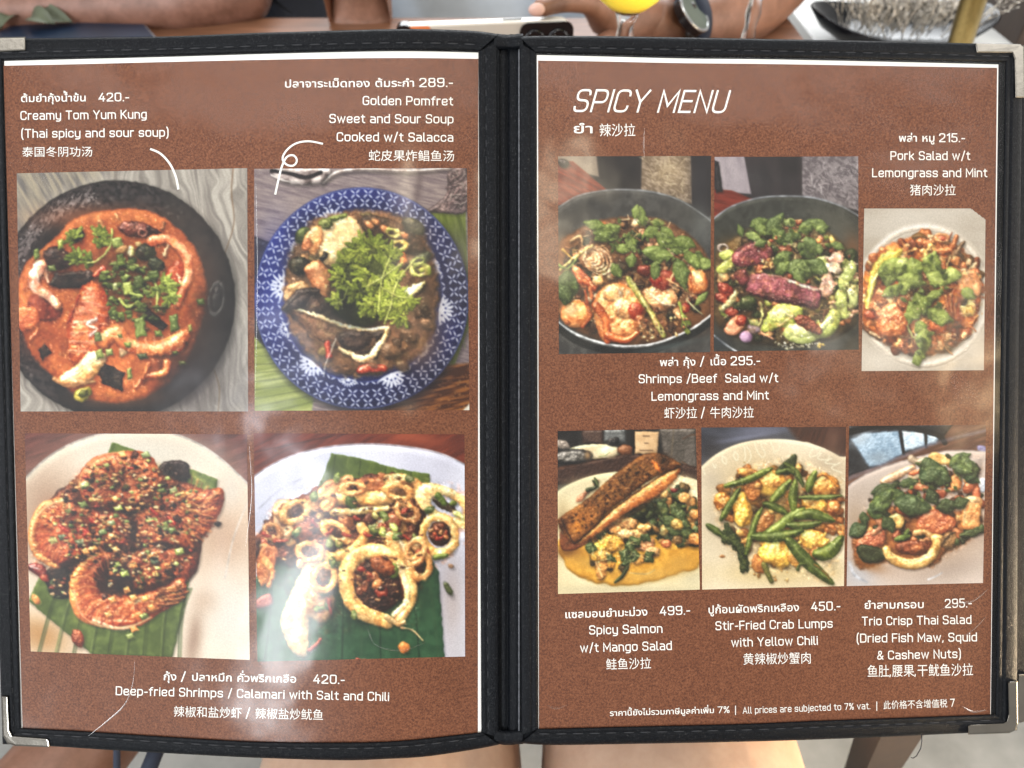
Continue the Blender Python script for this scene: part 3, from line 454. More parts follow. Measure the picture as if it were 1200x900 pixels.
def bowlbg(p,wall,x1,x2,dark,wood):
    p.bg(dark); p.tex(None,dark,'1e1c1e',60,30,80,3,1.6)
    p.tex([(40,30),(x1+8,30),(x1,160),(x1+30,200),(40,200)],'8f7f70','a69684',60,30,80,3,1.6,soft=4)
    p.tex([(x2,30),(wall,30),(wall,230),(x2+10,200)],'a3948a','7d6d66',9,6,30,4,3.6,soft=3)
def pic_shrimp(p):
    p.bg('2e2a2b'); p.tex(None,'36302f','242122',80,40,80,3,1.6)
    p.tex([(40,40),(205,40),(215,130),(40,90)],'86786a','9d8e7c',60,30,80,3,1.6,soft=4); p.tex([(40,65),(110,68),(245,180),(40,250)],'8c3d26','6a2a1c',60,8,28,4,2.6,soft=3); p.E(72,75,24,18,20,'2a2422','15110f',spec=.4)
    p.tex([(388,40),(585,40),(590,240),(420,200),(385,180)],'9c8a76','73624f',15,7,25,4,4,soft=3); p.soft(500,110,70,60,0,'c9b48f',.5); p.scat([(392,60),(580,60),(580,230),(420,195)],60,['d6c6a6','5a4a3c','bba988'],8,22,asp=.2,kind='S',sh=0,spec=0,al=.6)
    p.soft(625,120,40,160,0,'2f2e33',.6)
    p.G([(30,300),(50,262),(130,210),(240,186),(330,182),(430,192),(540,225),(640,290),(690,340),(700,900),(30,900)],'403f3c','2c2b2a',R=20,warp=0,sh=.5,bump=.1,spec=.1,amb=.65)
    p.S([(46,258),(130,207),(240,185),(330,182),(430,191),(540,224),(640,288),(680,322)],3.5,3.5,'a3a5a5',al=.95,**FL); p.soft(620,330,40,80,0,'6a6f6c',.7); p.soft(560,280,80,40,35,'57564f',.6); p.soft(150,260,120,40,-20,'2a2928',.6); p.tex([(60,270),(600,250),(640,420),(60,420)],'3c3a37','4d4a44',14,6,-40,3,2,soft=20,al=.35)
    p.G([(48,420),(120,350),(200,310),(330,290),(460,300),(560,350),(640,430),(670,520),(668,690),(600,760),(480,800),(330,812),(180,780),(80,720),(48,660)],'6e4a2e','4c321f',R=40,sh=0,bump=.4,bs=16,spec=.2,amb=.65,soft=6)
    p.soft(80,420,50,50,0,'8d5a30',.8); p.soft(560,700,100,60,0,'6b4426',.8)
    p.S([(46,715),(120,765),(220,800),(330,815),(450,802),(580,750),(668,690)],5,5,'c4c7c4','7d8080',spec=.5,sh=0); p.S([(46,735),(120,790),(220,825),(330,838),(450,824),(600,760),(668,712)],14,14,'1d2020',**FL); p.soft(500,815,140,14,-12,'4a5352',.8)
    M=[(90,430),(180,330),(300,300),(430,310),(560,370),(640,470),(640,640),(540,720),(430,770),(250,770),(120,700),(70,560)]
    p.scat(M,60,['3a2418','2a2418','52301c','24301a'],14,30,spec=.25); p.scat(M,120,['b87a4c','d0a070','8c4a2c','a8764e','6a3a24','c98c68','d9bb90','7d6a38'],9,22,spec=.4)
    p.scat(M,70,['d4b088','c08a5c','9a6a44','d8a87a'],12,30,asp=.35,kind='S',spec=.3)
    p.E(185,455,58,50,30,'a07a58','7a5238',R=30,bs=10,bump=1.2,spec=.4)
    for i in range(6): p.O(170+i*8,450+i*4,20+i*8,14+i*7,40,3.5,'d3b08a','a97c58',spec=.3,sh=.25)
    p.E(210,330,34,16,-10,'b85a30'); p.E(215,365,36,26,20,'4c3020'); p.S([(70,425),(110,462)],7,4,'d9a64e'); p.S([(60,505),(120,455),(190,405)],6,5,'b9a05c'); p.S([(100,390),(140,370),(150,410)],5,4,'c9a070')
    # shrimps
    p.E(122,685,62,56,0,'d8955c','b5602e',R=44,spec=.5,bs=16,bump=.6); p.S([(165,640),(178,690),(150,735)],9,7,'c9542c',al=.7,sh=0); p.soft(100,665,30,26,0,'e9bc8e',.8); p.E(90,720,14,10,20,'8a4a24',sh=0)
    p.G([(190,640),(235,575),(300,560),(370,590),(400,650),(395,710),(360,770),(290,795),(230,790),(200,720)],'cf8e58','a8542c',R=50,spec=.55,bs=18,bump=.9); p.E(270,600,40,36,0,'dcb07c','c28c58',spec=.5,sh=.2); p.S([(200,650),(240,700),(250,790)],16,14,'cc6034','a8421f',spec=.5); p.S([(250,770),(320,790),(370,760)],16,10,'c95c30','a0401f',spec=.6); p.E(315,660,46,40,30,'d8a274','c0804c',spec=.6,sh=.2,al=.8); p.S([(280,570),(310,620),(290,680)],4,3,'efd8b4',al=.7,sh=0)
    p.E(362,670,30,34,10,'c43e26','8f2416',spec=.6); p.E(378,700,14,12,0,'d9734c',spec=.6)
    p.G([(400,600),(450,560),(510,580),(530,630),(480,670),(420,650)],'d3a074','a86a40',R=30,spec=.5,bs=14,bump=.9); p.S([(410,590),(470,640),(520,650)],7,5,'e6c8a0',spec=.4)
    p.E(612,552,42,54,-15,'d58c54','b15a2c',R=34,spec=.5,bs=14); p.E(615,545,22,28,-15,'e3ac78',sh=0,soft=8,al=.8); p.S([(580,510),(590,580)],6,4,'c25a30')
    p.G([(420,560),(430,520),(500,510),(520,560),(470,590)],'a8402c','7a2418',R=20,spec=.5); p.E(445,545,26,24,0,'c0281f','8a1a14',spec=.7); p.E(558,660,22,18,0,'b92a1e','861a14',spec=.6); p.E(556,662,8,6,0,'e08a4c',sh=0)
    p.G([(105,490),(140,500),(190,550),(180,580),(140,570)],'cf8a5a','b04a2c',spec=.5); p.S([(140,545),(170,560),(195,580)],14,12,'c9542e',spec=.5); p.E(212,548,22,20,20,'d9b07e','b5804c',spec=.4); p.S([(180,580),(188,625)],8,5,'d06a3c'); p.S([(160,590),(168,640)],5,4,'c9562e')
    p.S([(335,545),(375,605),(430,690),(475,770)],13,11,'a9a05c','7d7c3c',spec=.3); p.S([(345,545),(400,640),(470,765)],4,4,'cdc68a',sh=0,al=.8)
    p.E(350,480,40,30,20,'4a2c1c','2c1a12'); p.E(400,510,30,26,0,'6a2418','3e140e',spec=.4); p.E(300,500,40,26,0,'3a2c1c','221a10')
    for q in ([(540,480),(500,560),(540,590)],[(490,545),(540,575),(560,580)]): p.S(q,4,3,'d9a070')
    p.mess(M,4,15,.5,.8,warm=('c07a44','5a4020'))
    # mint leaves
    A=dict(vein='a9c07c',spec=.2,c2='4a6a34')
    g='6f9450'
    for x,y,a,l,w,c in ((300,330,150,120,62,g),(280,350,175,90,60,'7ba05a'),(240,330,190,90,44,'5f8646'),(395,370,330,80,44,'678e4a'),(330,370,60,70,50,'7a9c58'),(380,250,80,80,36,'5f8a42'),(360,300,280,60,34,'6f944e'),(390,430,10,130,60,g),(500,430,340,90,50,'7ca05a'),(470,330,60,90,50,'6c944e'),(440,360,30,110,60,'668c48'),(520,380,20,90,54,'5c8442'),(560,430,50,70,44,'567c40'),(530,460,75,130,62,'58804a'),(620,430,100,80,50,'6b9048'),(610,470,20,70,50,'7a9c56'),(590,450,60,60,40,'648a44'),(340,430,200,70,40,'6a8f4a'),(420,310,10,70,34,'7a5a3a'),(270,480,60,70,44,'4f7238'),(350,440,100,60,40,'5a7c40'),(450,470,100,80,44,'4a6e3c')):
        p.leaf(x,y,a,l,w,c,**A)
    p.leaf(90,510,95,140,96,'44663a',c2='2c4a26',vein='88a468',spec=.15,so=(4,8)); p.leaf(55,560,60,90,60,'3c5c34',c2='2a4626',vein='7c9a60')
    p.S([(40,480),(90,500),(125,460)],5,4,'6f8a48'); p.S([(570,625),(600,660),(632,685)],2.5,2,'cfd0a0'); p.leaf(600,650,315,80,26,'5f8c44'); p.leaf(560,690,80,80,36,'6d8a3c'); p.S([(540,640),(560,720),(580,760)],6,4,'8aa04c')
    p.speck(M,150,'fbeed2',1,2.8,.85); p.scat([(380,720),(560,690),(600,740),(480,790),(380,800)],50,['d9b47a','2c1a10','8a5a34'],3,8,spec=.5)
    p.scat([(180,330),(290,310),(380,300),(480,330),(560,420),(650,450),(560,520),(400,470),(240,400)],44,['4a6a34','6d8f4a','3a5628','88a860','56763c','2f4a24'],7,14,asp=.8,kind='L',va=0,spec=.15,c2='35522a')
    p.mess(M,2.4,10,.4,.5,chroma=.04)
def pic_beef(p):
    p.bg('322d2e'); p.tex(None,'3a3334','272425',80,40,80,3,1.6)
    p.tex([(55,40),(180,40),(210,200),(90,190)],'8f868a','a89ea0',60,30,80,3,1.6,soft=4); p.tex([(55,180),(130,185),(240,230),(55,300)],'823626','642618',60,8,14,4,2.6,soft=3); p.G([(55,60),(78,70),(95,190),(70,195)],'211e20','141214',sm=False,sh=.3)
    p.tex([(415,40),(660,40),(660,270),(415,215)],'8c8484','665e60',14,10,30,4,3.6,soft=3); p.scat([(430,110),(640,60),(640,260),(430,200)],70,['c9c2c0','3e383a','a39a99'],8,24,asp=.22,kind='S',sh=0,spec=0,al=.65)
    p.G([(40,330),(60,298),(130,250),(240,216),(350,208),(460,216),(570,250),(650,300),(700,350),(700,900),(40,900)],'33342f','262722',R=20,warp=0,sh=.5,bump=.1,spec=.1,amb=.7); p.S([(57,300),(130,250),(240,215),(350,208),(460,215),(570,248),(650,292)],3.5,3.5,'a9adb2',al=.95,**FL)
    p.tex([(360,230),(600,270),(650,420),(560,400)],'4a4a42','67655c',10,8,0,3,2,soft=30,al=.5); p.soft(560,330,90,60,30,'5c5a4e',.6); p.soft(620,420,40,60,0,'7c5434',.7)
    p.G([(57,480),(110,400),(220,330),(360,300),(500,340),(600,420),(648,520),(648,700),(560,780),(420,815),(260,810),(130,770),(57,690)],'4f4128','332a1b',R=40,sh=0,bump=.4,bs=16,spec=.25,amb=.65,soft=8)
    p.soft(130,430,60,50,0,'7a5426',.7); p.soft(170,680,110,90,0,'4a2c1a',.6); p.S([(57,770),(110,810),(150,836)],4,4,'b8bcc0',spec=.5,sh=0); p.soft(80,800,50,40,30,'33383c',.8)
    M=[(70,560),(110,450),(200,340),(360,300),(500,340),(610,430),(640,560),(630,690),(520,770),(380,790),(200,770),(90,680)]
    p.scat(M,70,['3a2a1a','2a2c18','4c2a1a','26341c'],14,30,spec=.25); p.scat(M,130,['a8683c','c99a64','7d3a26','9c8a4a','5a3422','b87a58','d0bb80','6d7a38'],8,20,spec=.4); p.scat(M,70,['d4b07c','c0a070','9a6a44','b8a860'],12,28,asp=.3,kind='S',spec=.3)
    # right side: pale vegetables
    p.scat([(490,450),(600,430),(645,540),(640,720),(560,720),(500,600)],50,['d0a488','b9b26c','a8b468','d9b89a','8fa050','c08a6c'],14,30,asp=.6,kind='G',spec=.3)
    for q,c in (([(490,560),(520,500),(545,570),(520,615),(490,610)],'d1a692'),([(550,600),(590,580),(595,690),(565,700)],'aab86a'),([(560,550),(610,470),(632,510),(580,590)],'a3b46c'),([(600,590),(630,560),(640,640),(610,660)],'b4bf7c'),([(520,460),(560,430),(580,470),(540,490)],'c99884'),([(510,480),(560,480),(570,520),(520,515)],'e4c9ae')): p.G(q,c,R=14,spec=.25)
    for x,y,r in ((110,590,34),(90,620,28),(130,675,30),(100,575,26)): p.E(x,y,r,r*.7,30,'8a2f22','5a1c14',spec=.5,bs=8,bump=1)
    p.G([(100,745),(150,690),(185,720),(175,750),(130,772)],'c48a68','a05e44',R=14,spec=.4); p.E(170,712,20,22,0,'b83226','861c16',spec=.5); p.O(365,735,26,18,10,6,'c05a34','9a2a1c',spec=.5); p.E(190,775,27,25,0,'a98ba0','7d5c78',R=20,spec=.35); p.E(222,742,26,24,0,'98888c','6e5a5c',spec=.3); p.E(222,718,22,16,20,'8a9058')
    p.O(96,418,18,15,0,5,'b8aaa0','6a5c50'); p.G([(70,500),(130,450),(150,460),(130,510),(80,520)],'b3b868','8a9444',R=14); p.G([(80,440),(120,425),(140,445),(100,470)],'a8b060','7c8a40'); p.S([(90,665),(130,630),(150,590)],8,4,'cfc88c',mid=13,spec=.3); p.S([(150,520),(170,560),(200,600)],6,5,'6a4030')
    p.E(200,640,36,30,20,'2c3c20','1a2614'); p.E(130,505,18,10,0,'2a3820')
    # cucumber and courgette
    p.G([(252,752),(290,665),(345,640),(420,660),(400,720),(330,740)],'a9b45c','7f9040',R=24,spec=.3,bs=12); p.E(330,690,50,28,-20,'c4c982','a3ad5c',sh=0,soft=5,al=.8); p.E(412,762,72,44,5,'a8b878','869858',R=20,spec=.3); p.E(408,752,54,26,5,'c9d29a','b0bd7c',sh=0,soft=6); p.S([(480,760),(520,740),(545,690)],22,26,'9aa864','74843f',mid=32,spec=.3); p.S([(490,745),(530,705)],14,14,'c2cb8c',sh=0)
    for i in range(14): p.E(300+i*8,700-((i*37)%30),5,3,40,'dadcae',sh=0,flat=1,warp=.5,al=.8)
    p.S([(250,640),(255,690),(240,730)],5,4,'c9c27c'); p.S([(345,680),(420,720),(470,750)],4,3,'cbb888'); p.S([(320,735),(380,690)],5,4,'cdb070'); p.G([(380,705),(430,690),(490,740),(485,768),(430,745)],'7a3c26','52241a',spec=.4,bs=7,bump=1.2); p.S([(250,760),(300,785)],5,4,'b9886a')
    # beef
    p.G([(135,478),(145,430),(215,395),(280,410),(300,440),(270,470),(190,494)],'7d3f42','5a2a2e',R=26,spec=.3,bs=9,bump=.9); p.S([(150,430),(210,397),(275,410)],4,4,'3e2022',sh=0,al=.7); p.E(250,410,30,16,20,'8c4a34','5c2a1e',spec=.5)
    p.G([(190,590),(195,535),(250,520),(340,540),(440,570),(488,590),(470,660),(400,645),(290,625)],'8f5056','6a383c',R=24,spec=.2,bs=10,bump=.8,sh=.7); p.G([(192,592),(290,600),(470,640),(470,662),(400,650),(290,630)],'4a2426','361a1c',sh=0,soft=3); p.S([(195,535),(300,530),(430,568),(488,588)],4,4,'b07a72',sh=0,al=.7); p.G([(140,520),(190,505),(200,545),(180,580)],'5d2a2a','3a1a1a',spec=.3)
    for i in range(16): p.S([(215+i*16,545+i*3),(222+i*16,600+i*3)],1,1,'b4827c' if i%2 else '5c3034',al=.5,**FL)
    p.E(345,432,30,26,0,'8c4a30','5a2a1c',spec=.5,bs=7,bump=1.2); p.S([(360,548),(420,572),(480,588)],5,4,'dcd2b4',spec=.3); p.scat([(180,480),(310,450),(330,520),(240,520)],24,['a8683c','cc9858','7d4426','d8b078'],6,14,spec=.45,kind='G')
    p.mess(M,4,15,.5,.8,warm=('c07a44','5a4020'))
    for x,y,a,l,w,c in ((205,330,340,80,44,'4d6c3a'),(230,300,60,80,52,'6f9450'),(190,360,20,60,36,'86a860'),(270,360,310,110,50,'4a6c40'),(300,330,60,90,56,'5a7e46'),(340,310,10,60,30,'8a9c62'),(400,350,330,90,54,'6b9250'),(450,310,20,70,44,'769a56'),(470,350,340,60,40,'7a9c58'),(335,390,340,80,44,'44663c'),(400,400,40,90,60,'52784a'),(430,370,60,90,54,'5f8650'),(300,480,330,90,56,'6a9050'),(350,490,10,130,86,'74985a'),(310,520,320,70,50,'628a4a'),(440,470,30,90,60,'618852'),(395,500,70,60,50,'6f9454'),(480,400,80,50,30,'5c7a44'),(530,400,20,60,34,'50743c'),(175,370,250,50,26,'465f34'),(270,390,160,50,34,'55743e')):
        p.leaf(x,y,a,l,w,c,c2='3c5a32',vein='9db87c',spec=.2)
    p.scat([(240,380),(320,370),(320,330),(390,300),(420,310),(300,400)],18,['b06a40','c88a58','8a3a24'],6,13,kind='G',spec=.45)
    p.speck(M,150,'fbf0d8',1,2.6,.85); p.scat([(300,790),(400,805),(500,800),(440,825),(330,825)],40,['e8e2cc','8a8468','c8c2a0'],2,6,spec=.4); p.scat([(470,810),(505,800),(500,825)],6,['d6b25c'],4,8)
    p.scat([(180,350),(320,300),(440,310),(520,380),(480,500),(340,520),(270,420)],40,['4a6a34','6d8f4a','3a5628','88a860','56763c','2f4a24'],7,14,asp=.8,kind='L',va=0,spec=.15,c2='35522a')
    p.mess(M,2.4,10,.4,.5,chroma=.04)
def pic_pork(p):
    p.bg('bdb4a6'); p.tex(None,'c3bbae','b1a798',90,40,20,3,1.5)
    p.soft(240,580,260,240,0,'b3a796',.6); p.soft(200,340,260,50,-10,'cbc4b8',.7); p.O(240,600,215,232,0,10,'c9bfb0','bfb3a2',al=.7,soft=8,sh=0); p.soft(415,760,60,90,0,'c7bdae',.7); p.soft(60,820,90,40,0,'c9c0b2',.8)
    D=[(34,560),(60,480),(120,430),(200,402),(270,395),(330,415),(380,455),(420,500),(436,570),(425,650),(400,720),(330,780),(240,800),(150,780),(80,740),(36,690)]
    p.G(D,'b0622c','8c421e',R=30,sh=.35,bs=14,bump=.6,spec=.2,warp=5,ws=22,soft=4); p.scat(ell(235,600,205,205),30,['c79a6c','b57a48'],3,8,sh=0,al=.6,flat=1)
    p.scat(D,60,['7a3c1e','94522a','5a2c18','6a4a24'],14,28,spec=.25); p.scat(D,140,['c07a44','d09458','a35a30','b8683c','8f4626','cf9a68','d8b080'],9,20,spec=.4); p.scat(D,90,['d3a068','b56c3c','c98850','8a4424'],14,30,asp=.3,kind='S',spec=.35)
    p.G([(40,620),(60,520),(100,460),(165,440),(155,470),(100,500),(70,580),(50,640)],'b9a54c','94802e',R=14,spec=.3); p.S([(50,640),(66,560),(110,490)],5,5,'d0c476',sh=0)
    p.S([(240,480),(262,430),(280,460),(270,500)],9,7,'d3a45a',spec=.3); p.S([(285,450),(330,440),(350,400)],12,8,'b0683c'); p.E(302,405,20,13,10,'a83e28','7c2a1a',spec=.6); p.O(302,405,20,13,10,4,'c98a58',sh=0); p.S([(352,455),(365,430),(376,418)],12,4,'6d5238',spec=.3); p.S([(325,405),(335,385)],3,2,'7a3a22')
    p.G([(355,540),(400,510),(432,555),(425,600),(370,590)],'c08c62','a06a42',R=16,spec=.3); p.E(390,640,28,28,0,'cdb47a','a88440',spec=.4); p.E(398,650,14,16,0,'b08a44',sh=0); p.E(378,622,12,10,0,'3a2a1a')
    p.G([(85,650),(150,620),(190,660),(185,720),(120,740),(80,700)],'c2784c','a04e2c',R=28,spec=.5,bs=12,bump=1); p.E(170,622,22,26,20,'8c5232','6a3620',spec=.3); p.E(60,665,26,14,30,'a04028',spec=.4); p.S([(30,700),(60,725),(90,740)],8,6,'5d3a24'); p.S([(60,725),(90,740)],5,4,'c9a880'); p.E(290,700,34,30,20,'a8522e','7a3218',spec=.5,bs=9,bump=1)
    for i in range(10): p.S([(300+i*7,580+i*3),(320+i*4,640+i*4),(350+i*3,700)],2,1.5,['8a3c22','c28a5c','5d2814'][i%3],sh=.3)
    p.soft(240,590,70,40,0,'2c2a18',.7)
    p.mess(D,4,14,.5,.7,warm=('d0803c','8a3c20'))
    for x,y,a,l,w,c in ((130,480,100,90,70,'8ba25a'),(90,520,330,90,56,'7d984e'),(150,530,300,70,54,'9cb06a'),(200,470,80,90,60,'8aa258'),(150,540,10,100,54,'7e9a50'),(250,530,290,90,54,'93aa60'),(270,460,80,70,44,'869e54'),(250,530,20,80,56,'8fa65c'),(300,530,0,70,52,'98ae66'),(145,580,340,60,40,'839c54'),(100,600,330,70,34,'77924a'),(215,590,70,80,60,'88a258'),(190,620,60,70,46,'7c9850'),(250,605,340,60,30,'6f8a46'),(245,650,20,100,52,'6d8a46'),(270,680,0,60,40,'7a9450'),(210,690,40,50,44,'6c8840'),(240,710,90,90,56,'7c9850'),(210,790,30,40,40,'8a9a50'),(370,575,40,56,40,'758a50'),(175,660,20,50,34,'86a058'),(210,800,70,40,34,'7c9048')):
        p.leaf(x,y,a,l,w,c,c2='5d7c3c',vein='b9cc90',spec=.15)
    p.S([(185,700),(205,740),(245,760)],2.5,2,'a8b878'); p.speck(D,110,'fbe9cc',1,2.2,.8); p.scat(ell(235,600,212,215),40,['c9a67c','d0b48c'],1.5,3.5,sh=0,flat=1)
    p.scat([(80,520),(160,480),(280,470),(340,530),(280,690),(230,800),(190,740),(200,640),(100,600)],40,['4a6a34','6d8f4a','3a5628','88a860','56763c','2f4a24'],7,14,asp=.8,kind='L',va=0,spec=.15,c2='35522a')
    p.mess(D,2,9,.35,.4,chroma=.03)
def pic_salmon(p):
    p.bg('2b2624'); p.tex(None,'33302c','1e1b19',60,40,85,3,2)
    p.G([(275,55),(380,52),(382,120),(280,115)],'5c5e5c','494b4a',sm=False,R=20,sh=0,soft=5); p.G([(170,60),(275,58),(275,130),(180,125)],'3a2a22','2a1e1a',sm=False,sh=0,soft=4); p.G([(540,50),(720,50),(735,280),(640,250),(560,170)],'4a443e','3a352f',sm=False,R=20,sh=0,soft=6); p.S([(610,50),(600,180)],3,3,'8a7a62',al=.7,**FL); p.S([(655,100),(720,90),(735,250),(650,210)],3,3,'6a4a34',al=.8,**FL)
    p.G([(50,235),(400,165),(740,240),(740,300),(40,320)],'2c1a12','22130d',sm=False,R=20,sh=0,soft=5); p.S([(55,245),(250,200),(420,170)],5,4,'5a3824',al=.8,**FL)
    p.E(225,163,124,36,-2,'c9b896','b8a582',R=12,spec=.1,bump=0); p.E(300,160,46,28,0,'e0d0ac','d0bd96',sh=0,soft=10,al=.7); p.S([(255,185),(285,178),(305,165)],3,2,'8a9060',sh=0); p.E(128,185,96,36,-3,'2a2725','171514',R=14,spec=.3,bump=0); p.E(118,186,80,26,-3,'6a6660','3a3630',R=10,bs=12,bump=1.2,spec=.4,sh=0); p.soft(200,180,14,20,0,'b08a5c',.8); p.E(80,130,40,22,20,'7a6f64','4a423c',bs=9,bump=1.2,spec=.4); p.scat([(300,110),(360,105),(350,135),(300,135)],10,['1c1a1a','3a3634'],8,16)
    p.E(380,155,38,26,0,'6a4228','4c2c1a',sh=.2); p.G([(424,66),(540,68),(532,172),(426,172)],'b99c78','a88a66',sm=False,R=16,bump=0,spec=0,sh=.2,amb=.8)
    for y,w in ((88,14),(122,8),(156,30)): p.S([(480-w,y),(480+w,y)],2.4,2.4,'5a4838',al=.9,**FL)
    p.S([(405,50),(420,60),(418,175)],5,5,'17130f',al=.8,**FL)
    pl=[(20,420),(58,352),(150,300),(260,268),(400,255),(560,262),(680,285),(740,310),(800,380),(800,900),(20,900)]
    p.G(pl,'c6b995','b8aa86',R=26,warp=0,sh=.5,bump=0,spec=0,amb=.75,mot=240); p.soft(650,300,90,30,10,'d9ceac',.7); p.soft(120,340,120,40,-20,'cfc3a0',.6); p.soft(80,440,40,60,0,'a08a64',.5); p.soft(400,820,420,22,0,'cbbf9c',.8); p.soft(700,760,60,60,0,'c9be9c',.8)
    p.G([(58,610),(120,520),(250,430),(400,400),(600,370),(690,380),(740,440),(740,690),(640,740),(500,785),(330,800),(200,775),(110,720)],'b98936','a37428',R=20,sh=.15,bump=.2,bs=20,spec=.15,amb=.75,soft=5,warp=5,ws=40); p.soft(500,750,160,30,-8,'cfa458',.7); p.soft(640,690,80,40,-10,'c09244',.8); p.soft(110,640,60,30,0,'5a3416',.8); p.soft(200,690,100,30,20,'c49a4c',.6); p.S([(400,740),(480,745),(520,725)],3,3,'e9cf8c',al=.8,**FL)
    for x,y,r in ((170,380,30),(200,350,22),(240,310,18)): p.E(x,y,r,r*.5,-40,'c08a68','8a5a40',spec=.3)
    p.S([(200,345),(240,330),(225,300)],10,3,'2c3420'); p.leaf(250,330,250,50,20,'2f3b22')
    M=[(450,470),(560,350),(660,340),(730,440),(730,590),(640,610),(540,590)]
    p.scat(M,50,['2c3c22','1f2a1a','3f5230','4a3a20'],16,34,spec=.25); p.scat(M,40,['b87e48','d2a05c','94643a','c28a4c'],12,26,spec=.35); p.scat(M,60,['3a5230','2c4026','4d683a','223020'],12,24,asp=.8,kind='G',spec=.35)
    for x,y,a,l,w in ((600,360,20,80,50),(540,400,60,90,60),(620,400,90,80,56),(560,470,40,90,60),(650,440,100,70,50),(510,480,100,80,50),(570,530,20,80,46),(640,530,30,80,50),(690,520,200,60,44),(480,600,260,70,40),(540,450,180,70,44)): p.leaf(x,y,a,l,w,'3c5632',c2='26381f',vein='6c8a5c',va=.35,spec=.3)
    for x,y,r,c in ((485,455,30,'b98a5c'),(625,510,32,'c79c50'),(690,400,26,'c98c50'),(710,460,28,'b57a40'),(715,580,34,'c98040'),(627,583,26,'7a5a34'),(575,600,24,'b0603a'),(560,360,24,'c9a468'),(660,380,30,'cf9658'),(560,545,26,'b9a060')): p.E(x,y,r,r*.85,20,c,bs=8,bump=1,spec=.4)
    p.E(612,345,20,12,10,'5d1f1a',spec=.5)
    p.scat([(360,440),(520,400),(500,470),(370,500)],30,['33401e','4a4a22','26301a'],14,26,spec=.2)
    L2=[(200,600),(280,540),(340,480),(500,500),(560,560),(540,640),(460,690),(300,740),(230,690)]
    p.scat(L2,40,['4a3a20','2c3420','6a4a26'],14,28,spec=.2)
    for x,y,w,h,c in ((340,515,46,42,'cf8f52'),(395,505,44,32,'cb8e56'),(310,600,62,44,'d99a3c'),(245,640,42,48,'d8a040'),(430,560,54,32,'cf9558'),(470,600,50,40,'b98258'),(435,675,34,30,'d59a50'),(300,700,30,26,'d0923c'),(265,720,30,60,'cf8e4a'),(280,660,40,30,'d69c48'),(510,640,36,30,'c08c58'),(380,555,40,24,'d8a870'),(470,525,34,24,'c58c50')):
        p.G([(x-w*.9,y-h*.4),(x-w*.1,y-h*.9),(x+w*.9,y-h*.5),(x+w*.8,y+h*.5),(x,y+h*.9),(x-w*.8,y+h*.6)],c,R=20,spec=.4,bs=10,bump=.9,warp=4,ws=12)
    for x,y,a,l,w in ((380,620,330,90,60),(350,640,20,80,60),(400,580,80,80,50),(480,640,60,60,50),(190,610,20,60,46),(240,570,330,60,40),(360,700,340,60,34),(290,650,40,60,30),(430,630,100,60,44),(450,560,30,60,34)): p.leaf(x,y,a,l,w,'34502c',c2='1f3219',vein='648256',va=.3,spec=.35,ser=.2)
    p.S([(330,785),(365,755),(395,705)],5,5,'26331a',mid=9); p.S([(240,690),(270,760)],6,5,'d9a86c'); p.scat(L2,30,['e6c48a','d8b070'],8,20,asp=.25,kind='S',spec=.4)
    # salmon with crisp skin
    p.G([(130,600),(200,560),(300,500),(420,420),(560,330),(635,240),(600,310),(500,410),(360,500),(250,570),(160,610)],'241208','180c06',al=.7,soft=8,sh=0,R=10)
    p.G([(135,604),(255,500),(330,430),(450,340),(560,270),(640,236),(625,285),(560,350),(480,400),(380,455),(290,520),(190,592)],'cf8248','a85c2c',R=30,spec=.3,bs=16,bump=.6)
    for i in range(9):
        x=300+i*38; y=505-i*27; p.S([(x-18,y-20),(x+10,y-26),(x+24,y-46)],3,3,'d8a06c',al=.75,sh=0,soft=2)
    p.G([(58,500),(75,470),(200,385),(330,270),(450,185),(530,168),(600,195),(640,232),(520,285),(420,355),(310,440),(230,520),(140,602),(95,570)],'74471f','4a2a12',R=22,spec=.25,bs=9,bump=1.6,sh=.5,mot=40)
    p.tex([(220,400),(350,265),(470,190),(500,250),(400,340),(290,430)],'a06e3e','40240f',16,5,-40,4,3.4,soft=14,al=.75); p.soft(170,500,66,56,-35,'a8662a',.85); p.soft(150,520,30,26,0,'c27d32',.7); p.soft(80,510,24,40,0,'2a140a',.6); p.soft(560,195,50,26,20,'3c2818',.8); p.G([(505,205),(530,215),(545,255),(520,240)],'c8672c','a84e1e',sh=0,R=8)
    p.speck([(90,490),(350,270),(520,190),(480,290),(250,480),(140,580)],130,'c9a070',1.2,3,.55); p.scat([(90,490),(350,270),(560,180),(600,220),(250,480),(140,580)],80,['1c1008','24140a'],3,8,sh=0,flat=1,al=.6)
    p.S([(140,603),(240,515),(330,432),(450,345),(560,272),(640,235)],4,3,'2c170c',al=.8,sh=0,flat=1); p.G([(68,545),(90,560),(140,604),(200,596),(130,635),(75,625)],'6a3820','4a2414',R=14,spec=.2,sh=0,al=.9); p.S([(75,480),(100,540),(135,598)],4,3,'29140a',al=.8,sh=0)
    p.speck(L2,60,'fdeccb',1,2.4,.8); p.speck(M,50,'f0e6c8',1,2.2,.7)
    fd=[(60,500),(330,260),(520,160),(650,220),(740,400),(740,600),(560,640),(400,740),(240,740),(190,600),(100,620)]; p.mess(fd,3.4,14,.5,.6,warm=('c07a3c','4a3a1e'))
